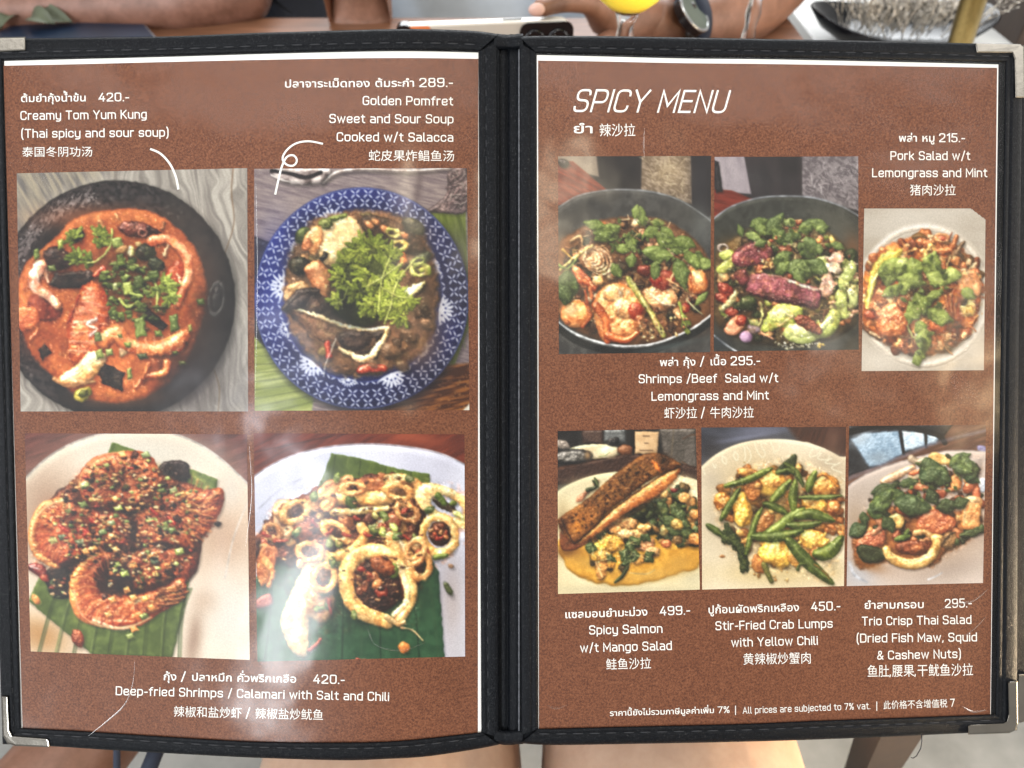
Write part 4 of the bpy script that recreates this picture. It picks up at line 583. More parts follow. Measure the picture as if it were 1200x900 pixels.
def pic_crab(p):
    p.bg('43454c'); p.tex(None,'50525c','393b42',90,30,10,3,1.8); p.soft(300,60,160,30,-8,'6c7084',.8); p.soft(240,95,170,12,-10,'8086a0',.6); p.soft(60,150,60,60,0,'2c2a2e',.8)
    p.tex([(430,30),(740,30),(740,200),(500,120)],'4a2c22','36201a',60,10,-70,3,2,soft=14); p.soft(660,100,40,60,0,'7a5a4c',.6)
    pl=[(10,260),(32,232),(100,175),(190,130),(290,107),(400,102),(500,112),(600,140),(690,185),(780,250),(780,900),(10,900)]
    p.G(pl,'c8bda8','b9ac93',R=22,warp=0,sh=.4,bump=0,spec=0,amb=.76,mot=240)
    p.soft(380,480,300,260,0,'c3ad83',.85); p.soft(370,740,300,70,0,'cfb987',.8); p.soft(90,500,70,160,0,'c9bca4',.7); p.soft(640,220,90,50,20,'b9aa96',.7); p.soft(80,300,60,60,0,'bcb09e',.6); p.soft(650,730,60,60,0,'c8b48a',.7)
    w='f0eccf'
    for q in ([(235,140),(240,180),(238,222),(265,195),(262,160),(245,138)],[(285,125),(300,165),(322,190),(335,170),(318,140),(320,120),(345,128)],[(360,118),(375,150),(378,168),(400,145),(405,120),(430,115),(440,130)],[(190,160),(185,185),(200,205),(205,180),(190,160)],[(130,185),(132,210),(148,220),(148,195),(130,183)],[(445,118),(490,128),(530,118),(570,132),(620,150)],[(560,150),(545,185),(580,178),(600,155)],[(600,170),(585,195),(630,200),(640,180)],[(650,195),(620,215),(670,222)],[(690,215),(650,240),(700,262)],[(85,220),(95,240),(100,225)],[(40,250),(48,275)],[(700,285),(715,300)]):
        p.S(q,2.6,2.2,w,w,al=.88,soft=1.5,**FL)
    M=[(110,370),(220,240),(350,240),(480,220),(600,270),(690,360),(690,520),(600,620),(470,690),(300,700),(200,620),(160,480)]
    p.soft(400,430,230,190,0,'7d5624',.65); p.scat(M,60,['7a4c20','5a3818','8f6430','3c2c16'],18,36,spec=.2); p.scat(M,60,['b07a3c','c4924c','8a5428','a06a34'],14,30,spec=.35)
    p.scat([(240,690),(460,680),(450,780),(300,770)],40,['b5813c','9a6a34','c9a060'],3,11,sh=.2,al=.8)
    p.scat([(650,310),(700,350),(700,560),(640,560)],30,['b87c44','9a5c30','c98c50'],10,24,spec=.3)
    Y=dict(spec=.5,bs=16,bump=.9)
    def lump(x,y,rx,ry,a,c='d3a94c',c2='a87630'): p.E(x,y,rx,ry,a,c,c2,R=min(rx,ry)*.8,warp=7,ws=26,so=(4,9),ss=10,**Y); p.soft(x-rx*.15,y-ry*.2,rx*.35,ry*.3,a,'e8cb7a',.6)
    p.G([(200,250),(230,240),(300,255),(290,280),(230,285)],'b07038','8a5024',**Y); p.E(240,258,34,16,-10,'c98c48',spec=.4)
    lump(365,310,72,58,-20,'c79244','94602c'); p.G([(250,300),(300,285),(320,340),(290,395),(255,390),(232,335)],'9a6030','74421e',R=16,spec=.4,bs=9,bump=1.2); p.soft(350,350,36,24,0,'e2c060',.7); p.E(300,325,18,14,0,'b8854a')
    lump(135,400,45,42,0,'b97c38','7d4a20'); lump(222,440,46,84,-10,'d2a448','a8742e'); p.G([(190,480),(215,380),(235,360),(262,450),(235,500),(215,520)],'dcb65c','b98838',R=24,**Y)
    lump(620,325,66,56,10,'bf9048','8f5c2a'); p.S([(570,290),(620,270),(680,330)],9,6,'b0702f'); lump(575,425,66,50,20,'c99a44','94642a'); lump(660,430,36,40,0,'a86a38','7c4420'); p.E(560,400,30,20,0,'9a6a34',sh=0,al=.7,soft=6)
    lump(565,580,70,50,5,'d2aa54','9c6a2e'); lump(385,650,88,64,15,'d6aa4c','aa7a34'); p.E(470,670,26,50,-30,'b5803c',sh=.3,spec=.4); p.G([(270,700),(290,650),(330,690),(330,740),(290,735)],'a8703a','7c4a24',spec=.3); p.G([(290,500),(340,450),(380,470),(350,530),(300,550)],'a06a3c','74461f',R=16,bs=9,bump=1.2,spec=.4); p.E(365,445,18,16,0,'c9a058'); p.E(430,430,40,18,30,'7a5a2c')
    p.E(570,650,24,34,20,'8f5a2c','6a3c1c',spec=.3); p.S([(330,700),(350,750),(365,780)],14,10,'6d6a34','4a4a22')
    # long green chillies
    def chi(q,w,c='4f6a2a',c2='33491c'): 
        p.S(q,w*.55,w*.3,c,c2,mid=w,spec=.35,bump=.15,bs=14,so=(4,8),ss=8); n=[(x-w*.15,y-w*.3) for x,y in q]; p.S(n[:],1.2,1,'c9d49a',al=.5,sh=0,flat=1,warp=.8)
    chi([(148,325),(240,300),(330,260),(368,240)],17); chi([(125,485),(150,440),(180,390),(215,335)],17,'48622a','2c4019'); chi([(60,512),(100,540),(140,570)],16,'3c5526','26391a')
    p.G([(150,500),(180,540),(215,580),(255,680),(250,730),(220,735),(205,660),(170,610),(125,590)],'2d3f22','1a2815',R=18,bs=8,bump=1.4,warp=6,ws=10,spec=.2); p.S([(130,570),(190,600),(240,700)],3,3,'4a5c30',al=.6,sh=0)
    chi([(244,650),(265,570),(290,490),(320,430)],15); p.G([(385,262),(420,215),(480,172),(478,230),(450,270)],'2c3a22','1a2515',R=16,spec=.2,bs=10); chi([(365,400),(410,350),(455,300)],20,'5a7230','3c5220'); chi([(470,440),(468,370),(480,300)],21,'55702e','364e1e'); chi([(430,220),(480,260),(520,330)],15,'42592a','293c1a'); chi([(540,345),(555,300),(575,255)],20,'55722e','35501e'); p.S([(395,262),(440,250),(470,262)],12,9,'4a6230')
    chi([(330,410),(390,430),(440,460)],18,'46602a','2c421a'); chi([(330,560),(400,520),(470,465),(520,435)],24,'5d7a36','3d5a24'); chi([(480,470),(560,460),(660,492)],26,'4d6a30','304a1e'); chi([(500,380),(600,380),(700,372)],12,'4c6630','314820'); chi([(440,510),(520,515),(600,500)],18,'415c2a','2a401c')
    chi([(275,565),(360,570),(440,560),(510,540)],26,'4c6a30','2e491e'); chi([(445,585),(500,650),(570,720),(655,790)],30,'48662e','2a441c'); chi([(575,650),(640,640),(700,570)],34,'4f6c2c','314c1d'); p.S([(490,725),(500,700),(530,700)],9,5,'3d5626'); p.S([(570,700),(620,740),(640,770)],5,4,'8a5a2c',al=.7,sh=0)
    p.speck(M,130,'fdf0c4',1,2.6,.8); p.scat(ell(380,470,330,320),26,['8a6a3c','a08048'],2,6,sh=0,flat=1,al=.7); p.E(498,238,16,7,0,'a88a4c',sh=0); p.E(130,662,12,6,0,'8a5a30',sh=0)
    p.mess([(80,380),(220,230),(470,180),(700,280),(720,560),(660,800),(440,740),(240,740),(110,560)],2.6,14,.4,.6,warm=('b8742e','6a4a20'),chroma=.06)
def pic_trio(p):
    p.bg('6b4a3a'); p.tex(None,'7a5644','5a3c2e',90,12,-18,3,2)
    p.G([(50,40),(560,30),(500,110),(330,170),(200,230),(60,280)],'191b1f','101114',sm=False,R=10,sh=0,soft=4)
    p.G([(75,105),(140,75),(300,65),(320,175),(210,230),(160,235)],'8fa3b4','6f8496',sm=False,R=10,sh=0,bump=.8,bs=10,spec=.1,soft=6); p.G([(315,65),(420,70),(430,135),(325,165)],'b5c4ce','8a9cac',sm=False,sh=0,soft=6); p.G([(435,80),(490,90),(480,125),(436,130)],'a8b8c4','8496a4',sm=False,sh=0,soft=5); p.S([(305,50),(325,175)],7,7,'1a1c20',**FL); p.S([(428,70),(430,140)],6,6,'1a1c20',**FL); p.soft(120,100,60,30,-30,'cdd8e0',.7); p.soft(200,190,60,30,0,'94a0a8',.6); p.S([(60,70),(200,40),(330,45),(480,80),(520,120)],16,12,'14161a',**FL)
    p.S([(60,290),(200,235),(330,180),(480,120),(720,60)],10,8,'8a8a9c',al=.5,soft=5,flat=1,sh=0); p.E(700,150,30,16,20,'3c3a5c','6a6a8c',sh=0)
    pl=[(40,350),(60,325),(140,275),(250,230),(370,195),(500,165),(600,158),(720,165),(800,190),(800,900),(40,900)]
    p.G(pl,'b3a79e','a3968d',R=22,warp=0,sh=.5,bump=0,spec=0,amb=.78,mot=240); p.soft(150,350,120,60,-25,'b9aca0',.7); p.S([(60,325),(140,273),(250,228),(370,193),(500,163),(600,156),(718,163)],3,3,'d0c8c4',al=.8,**FL)
    p.soft(110,740,90,80,30,'c0c4cc',.9); p.soft(560,720,160,60,-12,'b4a8a0',.8); p.soft(90,480,50,90,0,'a8957f',.7); p.soft(420,560,360,180,-8,'8a6a4c',.6); p.S([(440,772),(480,755),(508,738)],4,2,'e4e8ee',al=.9,**FL); p.S([(66,690),(90,750),(150,785)],8,5,'d8dee8',al=.7,soft=4,flat=1,sh=0)
    p.G([(80,620),(130,460),(300,420),(560,440),(700,480),(640,580),(520,650),(480,700),(380,720),(250,690),(120,720)],'7d4c28','5c3318',R=30,sh=0,soft=10,bump=.2,spec=.25,amb=.7,warp=6); p.soft(160,700,70,30,20,'94602f',.7)
    M=[(180,380),(300,300),(440,210),(560,190),(680,250),(700,400),(690,520),(560,560),(430,600),(300,620),(160,560),(150,460)]
    p.scat(M,60,['2c2418','3a2618','24301c','4a2a1a'],16,34,spec=.2); p.scat(M,60,['a8623a','c28850','8a4426','b5784c','6a3420'],14,28,spec=.35)
    p.S([(225,305),(290,275),(370,235)],14,12,'c9a98c','a07c5c',mid=20,spec=.35); p.S([(360,195),(390,210),(420,200)],18,12,'b09a80'); p.G([(440,190),(470,165),(540,190),(545,220),(480,225)],'d0aa6c','a87c44',R=14,spec=.3); p.E(375,280,30,14,0,'d8c8a8','a89474',spec=.3); p.E(380,262,30,12,-15,'b05434')
    p.S([(530,180),(560,200)],9,7,'2c3820'); p.G([(550,280),(590,265),(600,330),(570,350),(548,330)],'c48a54','9a6034',R=16,spec=.35); p.E(640,330,42,26,-40,'a8603c','7a3c24',spec=.4); p.G([(680,300),(715,290),(712,350),(690,350)],'c9ced4','a0a6ae',sh=0); p.E(670,360,20,30,0,'b0583a')
    p.G([(605,400),(620,380),(660,375),(696,392),(690,450),(680,530),(640,535),(600,520)],'c9935c','a66c3c',R=26,spec=.4,bs=11,bump=.7); p.E(655,390,36,16,8,'d9ae7c',sh=0,soft=4); p.S([(620,400),(612,470),(612,510)],5,5,'dcb484',al=.6,sh=0)
    p.G([(385,530),(410,460),(480,438),(540,465),(575,495),(550,540),(470,560)],'b0603c','85402a',R=30,spec=.4,bs=13,bump=1.1); p.soft(450,470,40,24,0,'c9805c',.6)
    p.G([(100,600),(130,555),(190,530),(235,545),(230,600),(180,620),(110,620)],'b06848','8a4630',R=24,spec=.4,bs=8,bump=1.5); p.S([(180,550),(215,520),(195,480)],14,12,'9c6a4c','7a4a34',spec=.35); p.G([(100,640),(120,605),(190,615),(250,640),(215,685),(140,690)],'27331f','18220f',R=20,spec=.3,bs=10)
    p.G([(255,470),(310,455),(328,490),(305,530),(270,510)],'d2ae6c','b08848',R=18,spec=.35); p.E(310,440,26,22,0,'8a4c28',spec=.35); p.E(340,450,40,24,20,'7c3c22','5a2816',spec=.3); p.E(400,330,46,18,10,'a86a48','8a4a30',spec=.4); p.E(490,365,46,20,-5,'9a4c30','743420',spec=.4); p.S([(380,550),(420,545),(455,565)],15,13,'b08a5c','8a6438',spec=.35)
    p.E(370,620,90,36,0,'6d331c','4a2010',R=20,spec=.4,bs=12,sh=.2); p.E(390,625,40,20,-10,'8a4a28',sh=0,soft=5)
    p.S([(240,630),(262,665),(310,690),(370,698),(430,680),(468,640),(480,595),(470,570),(505,575)],20,12,'c9a468','a87c40',mid=25,spec=.4,bump=.7,bs=10); p.S([(255,640),(300,672),(370,680),(440,650)],5,5,'e0c48c',al=.7,sh=0); p.E(540,585,36,42,30,'8a6844','5c4428',bs=7,bump=1.4,spec=.3); p.S([(505,605),(540,560),(570,545)],5,4,'3a2a18')
    p.scat([(590,540),(700,530),(640,580),(560,600)],8,['26341f','34502c'],14,24); p.leaf(590,560,350,120,36,'2c4226',c2='1c2c18',va=.3)
    for x,y,a,l,w,c in ((170,360,345,130,60,'26361f'),(180,385,330,120,50,'2c4024'),(300,320,350,100,44,'33502c'),(260,350,130,90,60,'3f7038'),(240,350,20,110,60,'3a6832'),(160,440,330,120,70,'4a8040'),(200,450,300,90,60,'558a48'),(150,440,20,90,50,'40743a'),(240,440,250,70,50,'4c8242'),(230,470,60,90,60,'2e4a2a'),(65,560,330,100,74,'2f4c30'),(130,450,80,70,44,'2c4426'),(280,400,10,180,104,'3f6a42'),(410,250,20,150,120,'39643a'),(430,190,75,160,110,'416e42'),(400,290,340,120,80,'35603a'),(540,230,330,120,60,'4f8046'),(600,180,60,80,40,'5c9050'),(560,230,20,110,56,'467a40'),(620,210,40,80,50,'55884a'),(600,260,30,100,54,'33583a'),(630,300,310,70,44,'2c4a30'),(480,430,350,100,70,'24351f'),(560,420,340,80,60,'2a4026'),(440,340,60,90,60,'263a24')):
        p.leaf(x,y,a,l,w,c,c2='24442a',vein='7fa67c',va=.45,spec=.22)
    p.leaf(280,582,345,80,26,'57a046',c2='418236',va=.2); p.leaf(330,560,300,40,20,'4f9040',va=.2)
    p.scat([(160,430),(240,340),(430,200),(640,180),(660,280),(440,420),(220,470)],34,['4a6a34','6d8f4a','3a5628','88a860','56763c','2f4a24'],7,14,asp=.8,kind='L',va=0,spec=.15,c2='35522a')
    for x,y,a_,l,w,c in ((285,405,12,165,88,'4c7a4c'),(425,245,25,135,100,'4a7a4a'),(405,295,338,110,66,'3f6c44'),(175,445,330,110,56,'568c4a'),(600,190,50,80,46,'649a56'),(555,235,15,100,46,'528848'),(265,345,130,80,44,'4a7c42'),(70,560,332,90,58,'3a5a3a')):
        p.leaf(x,y,a_,l,w,c,c2='2c5030',vein='a8c8a0',va=.6,spec=.25,so=(4,8),sh=.6)
    p.speck(M,110,'fff3dc',1,2.4,.75)
    p.mess([(70,560),(180,330),(440,190),(700,180),(710,540),(480,710),(250,700),(110,690)],2.6,12,.45,.6,warm=('b0683c','4a3420'),chroma=.06)
CROPS={ # name: crop origin, crop scale, corners inside the crop (TL TR BR BL)
'soup':((0,180),2.8133,((55,65),(815,48),(818,850),(68,850))),
'fish':((280,180),2.8143,((50,50),(752,48),(760,846),(52,848))),
'prawn':((10,490),3.0,((57,53),(838,57),(848,850),(78,820))),
'squid':((280,490),3.0,((52,53),(793,57),(795,838),(65,856))),
'shrimp':((640,170),3.4615,((48,46),(669,44),(666,840),(52,848))),
'beef':((820,170),3.4615,((60,48),(643,46),(645,830),(57,837))),
'pork':((1000,140),2.903,((37,303),(450,303),(444,853),(28,856))),
'salmon':((640,490),4.0909,((55,62),(717,50),(737,822),(57,843))),
'crab':((815,490),4.0909,((28,45),(722,42),(712,805),(32,822))),
'trio':((980,490),4.09,((62,38),(718,32),(703,790),(50,805)))}
def paint(name,dens=.95):
    o,sc,q=CROPS[name]; w=int((q[1][0]-q[0][0])/sc*dens); h=int((q[3][1]-q[0][1])/sc*dens)
    p=Pic(w,h,q,sum(map(ord,name))); globals()['pic_'+name](p)
    return p.done(.012)
# ---------------------------------------------------------------- helpers
ANG=R_(45); CA,SA=math.cos(ANG),math.sin(ANG); K=18/26/600
def cam2w(P):
    P=np.asarray(P,dtype=float); x,y,z=P[...,0],P[...,1],P[...,2]
    return np.stack((x,y*CA-z*SA,y*SA+z*CA+CAMZ),-1)
def ray(x,y): x=np.asarray(x,dtype=float); y=np.asarray(y,dtype=float); return np.stack(((x-600)*K,(450-y)*K,-np.ones(np.broadcast(x,y).shape)),-1)
def at(x,y,d):
    """the point seen at photo pixel (x, y), d metres along the view axis"""
    return Vector(cam2w(ray(x,y)*d))
def on_z(x,y,z):
    r=cam2w(ray(x,y))-np.array((0,0,CAMZ)); t=(z-CAMZ)/r[2]; return Vector((r[0]*t,r[1]*t,z))
def mesh(name,v,f,mat=None,parent=None,smooth=False):
    m=bpy.data.meshes.new(name); m.from_pydata([tuple(p) for p in v],[],[tuple(q) for q in f]); m.update()
    o=bpy.data.objects.new(name,m); COL.objects.link(o)
    if mat: m.materials.append(mat)
    if smooth: m.polygons.foreach_set('use_smooth',[True]*len(m.polygons))
    if parent is not None: o.parent=parent; o.matrix_parent_inverse=parent.matrix_world.inverted()
    return o
def empty(name,loc,label,cat,group=None):
    o=bpy.data.objects.new(name,None); COL.objects.link(o); o.location=loc; o.empty_display_size=.05
    o['label']=label; o['category']=cat
    if group: o['group']=group
    bpy.context.view_layer.update(); return o
def tag(o,label,cat,group=None):
    o['label']=label; o['category']=cat
    if group: o['group']=group
    return o
def grid_faces(nu,nv,close=False):
    f=[]
    for j in range(nv-1):
        for i in range(nu if close else nu-1):
            a=j*nu+i; b=j*nu+(i+1)%nu; f.append((a,b,b+nu,a+nu))
    return f
class NT:
    def __init__(s,name):
        s.m=bpy.data.materials.new(name); s.m.use_nodes=True; s.t=s.m.node_tree; s.n=s.t.nodes; s.p=s.n['Principled BSDF']; s.out=s.n['Material Output']
    def add(s,t,**k):
        n=s.n.new(t)
        for a,v in k.items(): setattr(n,a,v)
        return n
    def link(s,a,b): s.t.links.new(a,b)
    def coord(s,kind='Object',scale=None):
        c=s.add('ShaderNodeTexCoord'); o=c.outputs[kind]
        if scale is not None:
            m=s.add('ShaderNodeMapping'); m.inputs['Scale'].default_value=scale; s.link(o,m.inputs[0]); o=m.outputs[0]
        return o
    def noise(s,scale,detail=3,vec=None,rough=.6,dist=0):
        n=s.add('ShaderNodeTexNoise'); n.inputs['Scale'].default_value=scale; n.inputs['Detail'].default_value=detail; n.inputs['Roughness'].default_value=rough; n.inputs['Distortion'].default_value=dist
        if vec is not None: s.link(vec,n.inputs['Vector'])
        return n
    def ramp(s,fac,stops):
        r=s.add('ShaderNodeValToRGB'); e=r.color_ramp.elements
        while len(e)<len(stops): e.new(.5)
        for q,(p,c) in zip(e,stops): q.position=p; q.color=(*c,1)
        s.link(fac,r.inputs[0]); return r.outputs[0]
    def bump(s,h,strength,dist):
        b=s.add('ShaderNodeBump'); b.inputs['Strength'].default_value=strength; b.inputs['Distance'].default_value=dist; s.link(h,b.inputs['Height']); s.link(b.outputs[0],s.p.inputs['Normal']); return b
def mat(name,col,rough=.5,metal=0,spec=.5,var=.12,vs=30,bump=0,bs=200,bd=.001,sss=0,trans=0,coat=0,stretch=None):
    t=NT(name); p=t.p; p.inputs['Roughness'].default_value=rough; p.inputs['Metallic'].default_value=metal; p.inputs['Specular IOR Level'].default_value=spec
    v=t.coord('Object',stretch)
    n=t.noise(vs,4,v); c=np.array(col)
    t.link(t.ramp(n.outputs[0],[(.3,tuple(c*(1-var))),(.7,tuple(np.minimum(c*(1+var),1)))]),p.inputs['Base Color'])
    if bump: t.bump(t.noise(bs,4,v).outputs[0],bump,bd)
    if sss: p.inputs['Subsurface Weight'].default_value=sss; p.inputs['Subsurface Radius'].default_value=(.012,.005,.003)
    if trans: p.inputs['Transmission Weight'].default_value=trans
    if coat: p.inputs['Coat Weight'].default_value=coat
    return t.m
def lin(h):
    c=hx(h); return tuple(float(v) for v in np.where(c<=.04045,c/12.92,((c+.055)/1.055)**2.4))
# ---------------------------------------------------------------- materials of the menu
def leather():
    t=NT('black_leatherette'); p=t.p; v=t.coord('Object')
    vo=t.add('ShaderNodeTexVoronoi'); vo.feature='DISTANCE_TO_EDGE'; vo.inputs['Scale'].default_value=1500; t.link(v,vo.inputs['Vector'])
    n=t.noise(700,4,v,.65); m=t.add('ShaderNodeMath',operation='ADD'); t.link(vo.outputs[0],m.inputs[0]); t.link(n.outputs[0],m.inputs[1])
    t.bump(m.outputs[0],.55,.00035)
    t.link(t.ramp(t.noise(1100,3,v,.75).outputs[0],[(.42,(.0012,.0018,.003)),(.60,(.004,.005,.007)),(.72,(.03,.03,.03))]),p.inputs['Base Color'])  # pale specks in the colour: worn grain tops, also standing in for sparkle
    t.link(t.ramp(n.outputs[0],[(.35,(.38,)*3),(.7,(.62,)*3)]),p.inputs['Roughness']); p.inputs['Specular IOR Level'].default_value=.11
    return t.m
def paper_brown():
    t=NT('brown_print'); p=t.p; v=t.coord('Object')
    a=t.noise(1150,3,v,.65); b=t.noise(260,2,v,.5); c=t.noise(9,2,v)
    m=t.add('ShaderNodeMix',data_type='FLOAT'); m.inputs[0].default_value=.12; t.link(a.outputs[0],m.inputs[2]); t.link(b.outputs[0],m.inputs[3])
    m2=t.add('ShaderNodeMix',data_type='FLOAT'); m2.inputs[0].default_value=.05; t.link(m.outputs[0],m2.inputs[2]); t.link(c.outputs[0],m2.inputs[3])
    t.link(t.ramp(m2.outputs[0],[(.33,PB[0]),(.5,PB[1]),(.71,PB[2])]),p.inputs['Base Color']); p.inputs['Roughness'].default_value=.55; p.inputs['Specular IOR Level'].default_value=.25
    return t.m
PB=((.070,.020,.008),(.142,.046,.0185),(.245,.094,.043))
def print_photo():
    t=NT('printed_picture'); a=t.add('ShaderNodeVertexColor'); a.layer_name='print'
    n=t.noise(1400,2,t.coord('Object')); mx=t.add('ShaderNodeMix',data_type='RGBA',blend_type='MULTIPLY'); mx.inputs[0].default_value=1
    t.link(a.outputs[0],mx.inputs[6]); t.link(t.ramp(n.outputs[0],[(.3,(.86,)*3),(.7,(1,)*3)]),mx.inputs[7]); t.link(mx.outputs[2],t.p.inputs['Base Color'])
    t.p.inputs['Roughness'].default_value=.5; t.p.inputs['Specular IOR Level'].default_value=.25; return t.m
def sleeve_mat():
    t=NT('clear_plastic'); n=t.n; n.remove(t.p); v=t.coord('Object')
    tr=t.add('ShaderNodeBsdfTransparent'); tr.inputs[0].default_value=(.985,.985,.985,1); gl=t.add('ShaderNodeBsdfGlossy'); gl.inputs['Roughness'].default_value=.2
    fr=t.add('ShaderNodeFresnel'); fr.inputs['IOR'].default_value=1.5
    a=t.noise(14,1,v,.4,.3); c=t.noise(48,1.5,v,.4); d=t.noise(900,2,v); 
    x=t.add('ShaderNodeMath',operation='MULTIPLY'); x.inputs[1].default_value=.16; t.link(c.outputs[0],x.inputs[0])
    y=t.add('ShaderNodeMath',operation='ADD'); t.link(a.outputs[0],y.inputs[0]); t.link(x.outputs[0],y.inputs[1])
    z=t.add('ShaderNodeMath',operation='MULTIPLY'); z.inputs[1].default_value=.0008; t.link(d.outputs[0],z.inputs[0])
    w=t.add('ShaderNodeMath',operation='ADD'); t.link(y.outputs[0],w.inputs[0]); w.inputs[1].default_value=0
    b=t.add('ShaderNodeBump'); b.inputs['Strength'].default_value=1; b.inputs['Distance'].default_value=SLV; t.link(w.outputs[0],b.inputs['Height'])
    t.link(b.outputs[0],gl.inputs['Normal']); t.link(b.outputs[0],fr.inputs['Normal'])
    mu=t.add('ShaderNodeMath',operation='MULTIPLY'); mu.inputs[1].default_value=.56; t.link(fr.outputs[0],mu.inputs[0])
    mx=t.add('ShaderNodeMixShader'); t.link(mu.outputs[0],mx.inputs[0]); t.link(tr.outputs[0],mx.inputs[1]); t.link(gl.outputs[0],mx.inputs[2]); t.link(mx.outputs[0],t.out.inputs[0])
    return t.m
SLV=.0048
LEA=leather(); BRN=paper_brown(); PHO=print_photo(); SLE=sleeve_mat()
WHT=mat('white_paper',(.80,.79,.76),.6,var=.03); INK=mat('cream_white_ink',(.82,.80,.75),.55,spec=.2,var=.02)
THR=mat('black_thread',(.022,.023,.026),.6,spec=.25); NIC=mat('nickel',(.22,.205,.18),.2,metal=1,var=.1,vs=120,bump=.15,bs=300,bd=.0004)
# ---------------------------------------------------------------- menu panels
class Panel:
    def __init__(s,q,depth,ref,b0,b1,p0,p1):
        r=[ray(x,y) for x,y in q]
        A=np.stack((r[0],-r[1],r[2]),1); l=np.linalg.solve(A,r[3]); l=np.append(l,1.0)
        # l0 r0 - l1 r1 + l2 r2 = r3  (the four corners of a parallelogram)
        P=[r[i]*abs(l[i]) for i in range(4)]; k=depth/abs(P[ref][2]); P=[p*k for p in P]
        s.O=P[0]; U=P[1]-P[0]; V=P[3]-P[0]; s.W=np.linalg.norm(U); s.U=U/s.W; s.H=np.linalg.norm(V)
        N=np.cross(s.U,V); N/=np.linalg.norm(N); s.N=N if N[2]>0 else -N; s.V=np.cross(s.N,s.U); s.V*=np.sign(s.V@V)
        s.b=(b0,b1,p0,p1)
    def bulge(s,P):
        D=P-s.O; u=np.clip(D@s.U/s.W,0,1); v=np.clip(D@s.V/s.H,0,1); b0,b1,p0,p1=s.b
        return (b0+(b1-b0)*v)*np.sin(np.pi*u**(p0+(p1-p0)*v))**1.25
    def at(s,x,y,h=0.):
        d=ray(x,y); hh=np.zeros(d.shape[:-1])+h
        for _ in range(6):
            t=((s.O@s.N)+hh)/(d@s.N); P=d*t[...,None]; hh=h+s.bulge(P)
        return cam2w(P)
    def nrm(s): return cam2w(s.N)-np.array((0,0,CAMZ))
D0=.326
LP=Panel(((3,70),(561,60),(564,858),(25,853)),D0,1,.0075,.0105,2.4,1.45)
RP=Panel(((629,62),(1178,73),(1166,837),(631,854)),D0,0,.0015,.0025,1,1)
EDGE={
'LTi':[(3,70),(100,67.5),(200,65),(300,62),(400,59.5),(480,58.5),(561,60)],'LTo':[(-22,47),(30,45),(180,43),(300,38.5),(360,36.8),(460,34),(510,34.3),(560,36.5),(584,40)],
'RTi':[(629,62),(700,63.5),(800,66),(900,67),(1050,70),(1178,73)],'RTo':[(608,42.5),(640,42),(740,42.7),(920,46),(1050,48.5),(1130,50.5),(1199,53)],
'LBi':[(25,853),(100,857),(200,863.5),(300,869),(400,870),(470,868),(564,858)],'LBo':[(3,872),(60,874.5),(130,879),(220,884),(300,888),(400,891),(450,889.5),(500,886.5),(560,877.5),(585,872.5)],
'RBi':[(631,854),(760,851),(880,848),(960,844.5),(1060,841),(1166,837)],'RBo':[(610,871),(640,873),(700,872.5),(880,869),(1000,865),(1134,859),(1192,856)],
'LLi':[(3,70),(12,400),(25,853)],'LLo':[(-22,47),(-10,400),(3,872)],'LRi':[(561,60),(562,450),(564,858)],'LRo':[(583,50),(583.5,450),(585,864)],
'RLi':[(629,62),(630,450),(631,854)],'RLo':[(608,50),(608.5,450),(610,862)],'RRi':[(1178,73),(1172,430),(1166,837)],'RRo':[(1199,53),(1194,430),(1192,856)]}
def samp(p,n):
    q=smooth(p,False,8) if len(p)>2 else np.array(p,dtype=float)
    L=np.concatenate(([0],np.cumsum(np.linalg.norm(np.diff(q,axis=0),axis=1)))); t=np.linspace(0,L[-1],n)
    return np.stack((np.interp(t,L,q[:,0]),np.interp(t,L,q[:,1])),1)
for k in EDGE: EDGE[k]=samp(EDGE[k],64)
TH=.0028   # cover thickness behind the page plane
menu=empty('menu',at(604,865,.33),'open black menu folder with two brown printed pages of dish pictures under clear plastic','menu')
def cover(pan,T,B,l,r,name='cover_panel',back=None):
    # slab under the page: rows between the outer top and bottom edges
    n,mv=64,10; t=EDGE[T]; b=EDGE[B]; v=[]
    for h in (-.0004,-TH):
        for j in range(mv):
            f=j/(mv-1); q=t*(1-f)+b*f
            # sides follow the outer left/right edges
            v+=list(pan.at(q[:,0],q[:,1],h))
    f=grid_faces(n,mv); off=n*mv; f+=[tuple(i+off for i in reversed(q)) for q in grid_faces(n,mv)]
    ring=[i for i in range(n)]+[j*n+n-1 for j in range(1,mv)]+[(mv-1)*n+i for i in range(n-2,-1,-1)]+[j*n for j in range(mv-2,0,-1)]
    for a,b2 in zip(ring,ring[1:]+ring[:1]): f.append((b2,a,a+off,b2+off))
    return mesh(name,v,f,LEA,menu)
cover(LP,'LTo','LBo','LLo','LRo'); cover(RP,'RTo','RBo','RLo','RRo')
PROF=[(0,-TH-.0002),(0,-.0012),(.03,.0002),(.10,.0008),(.25,.0011),(.5,.0011),(.575,.0011),(.655,.00045),(.735,.0011),(.85,.0011),(.95,.0009),(1,.0002),(1,-.0003)]
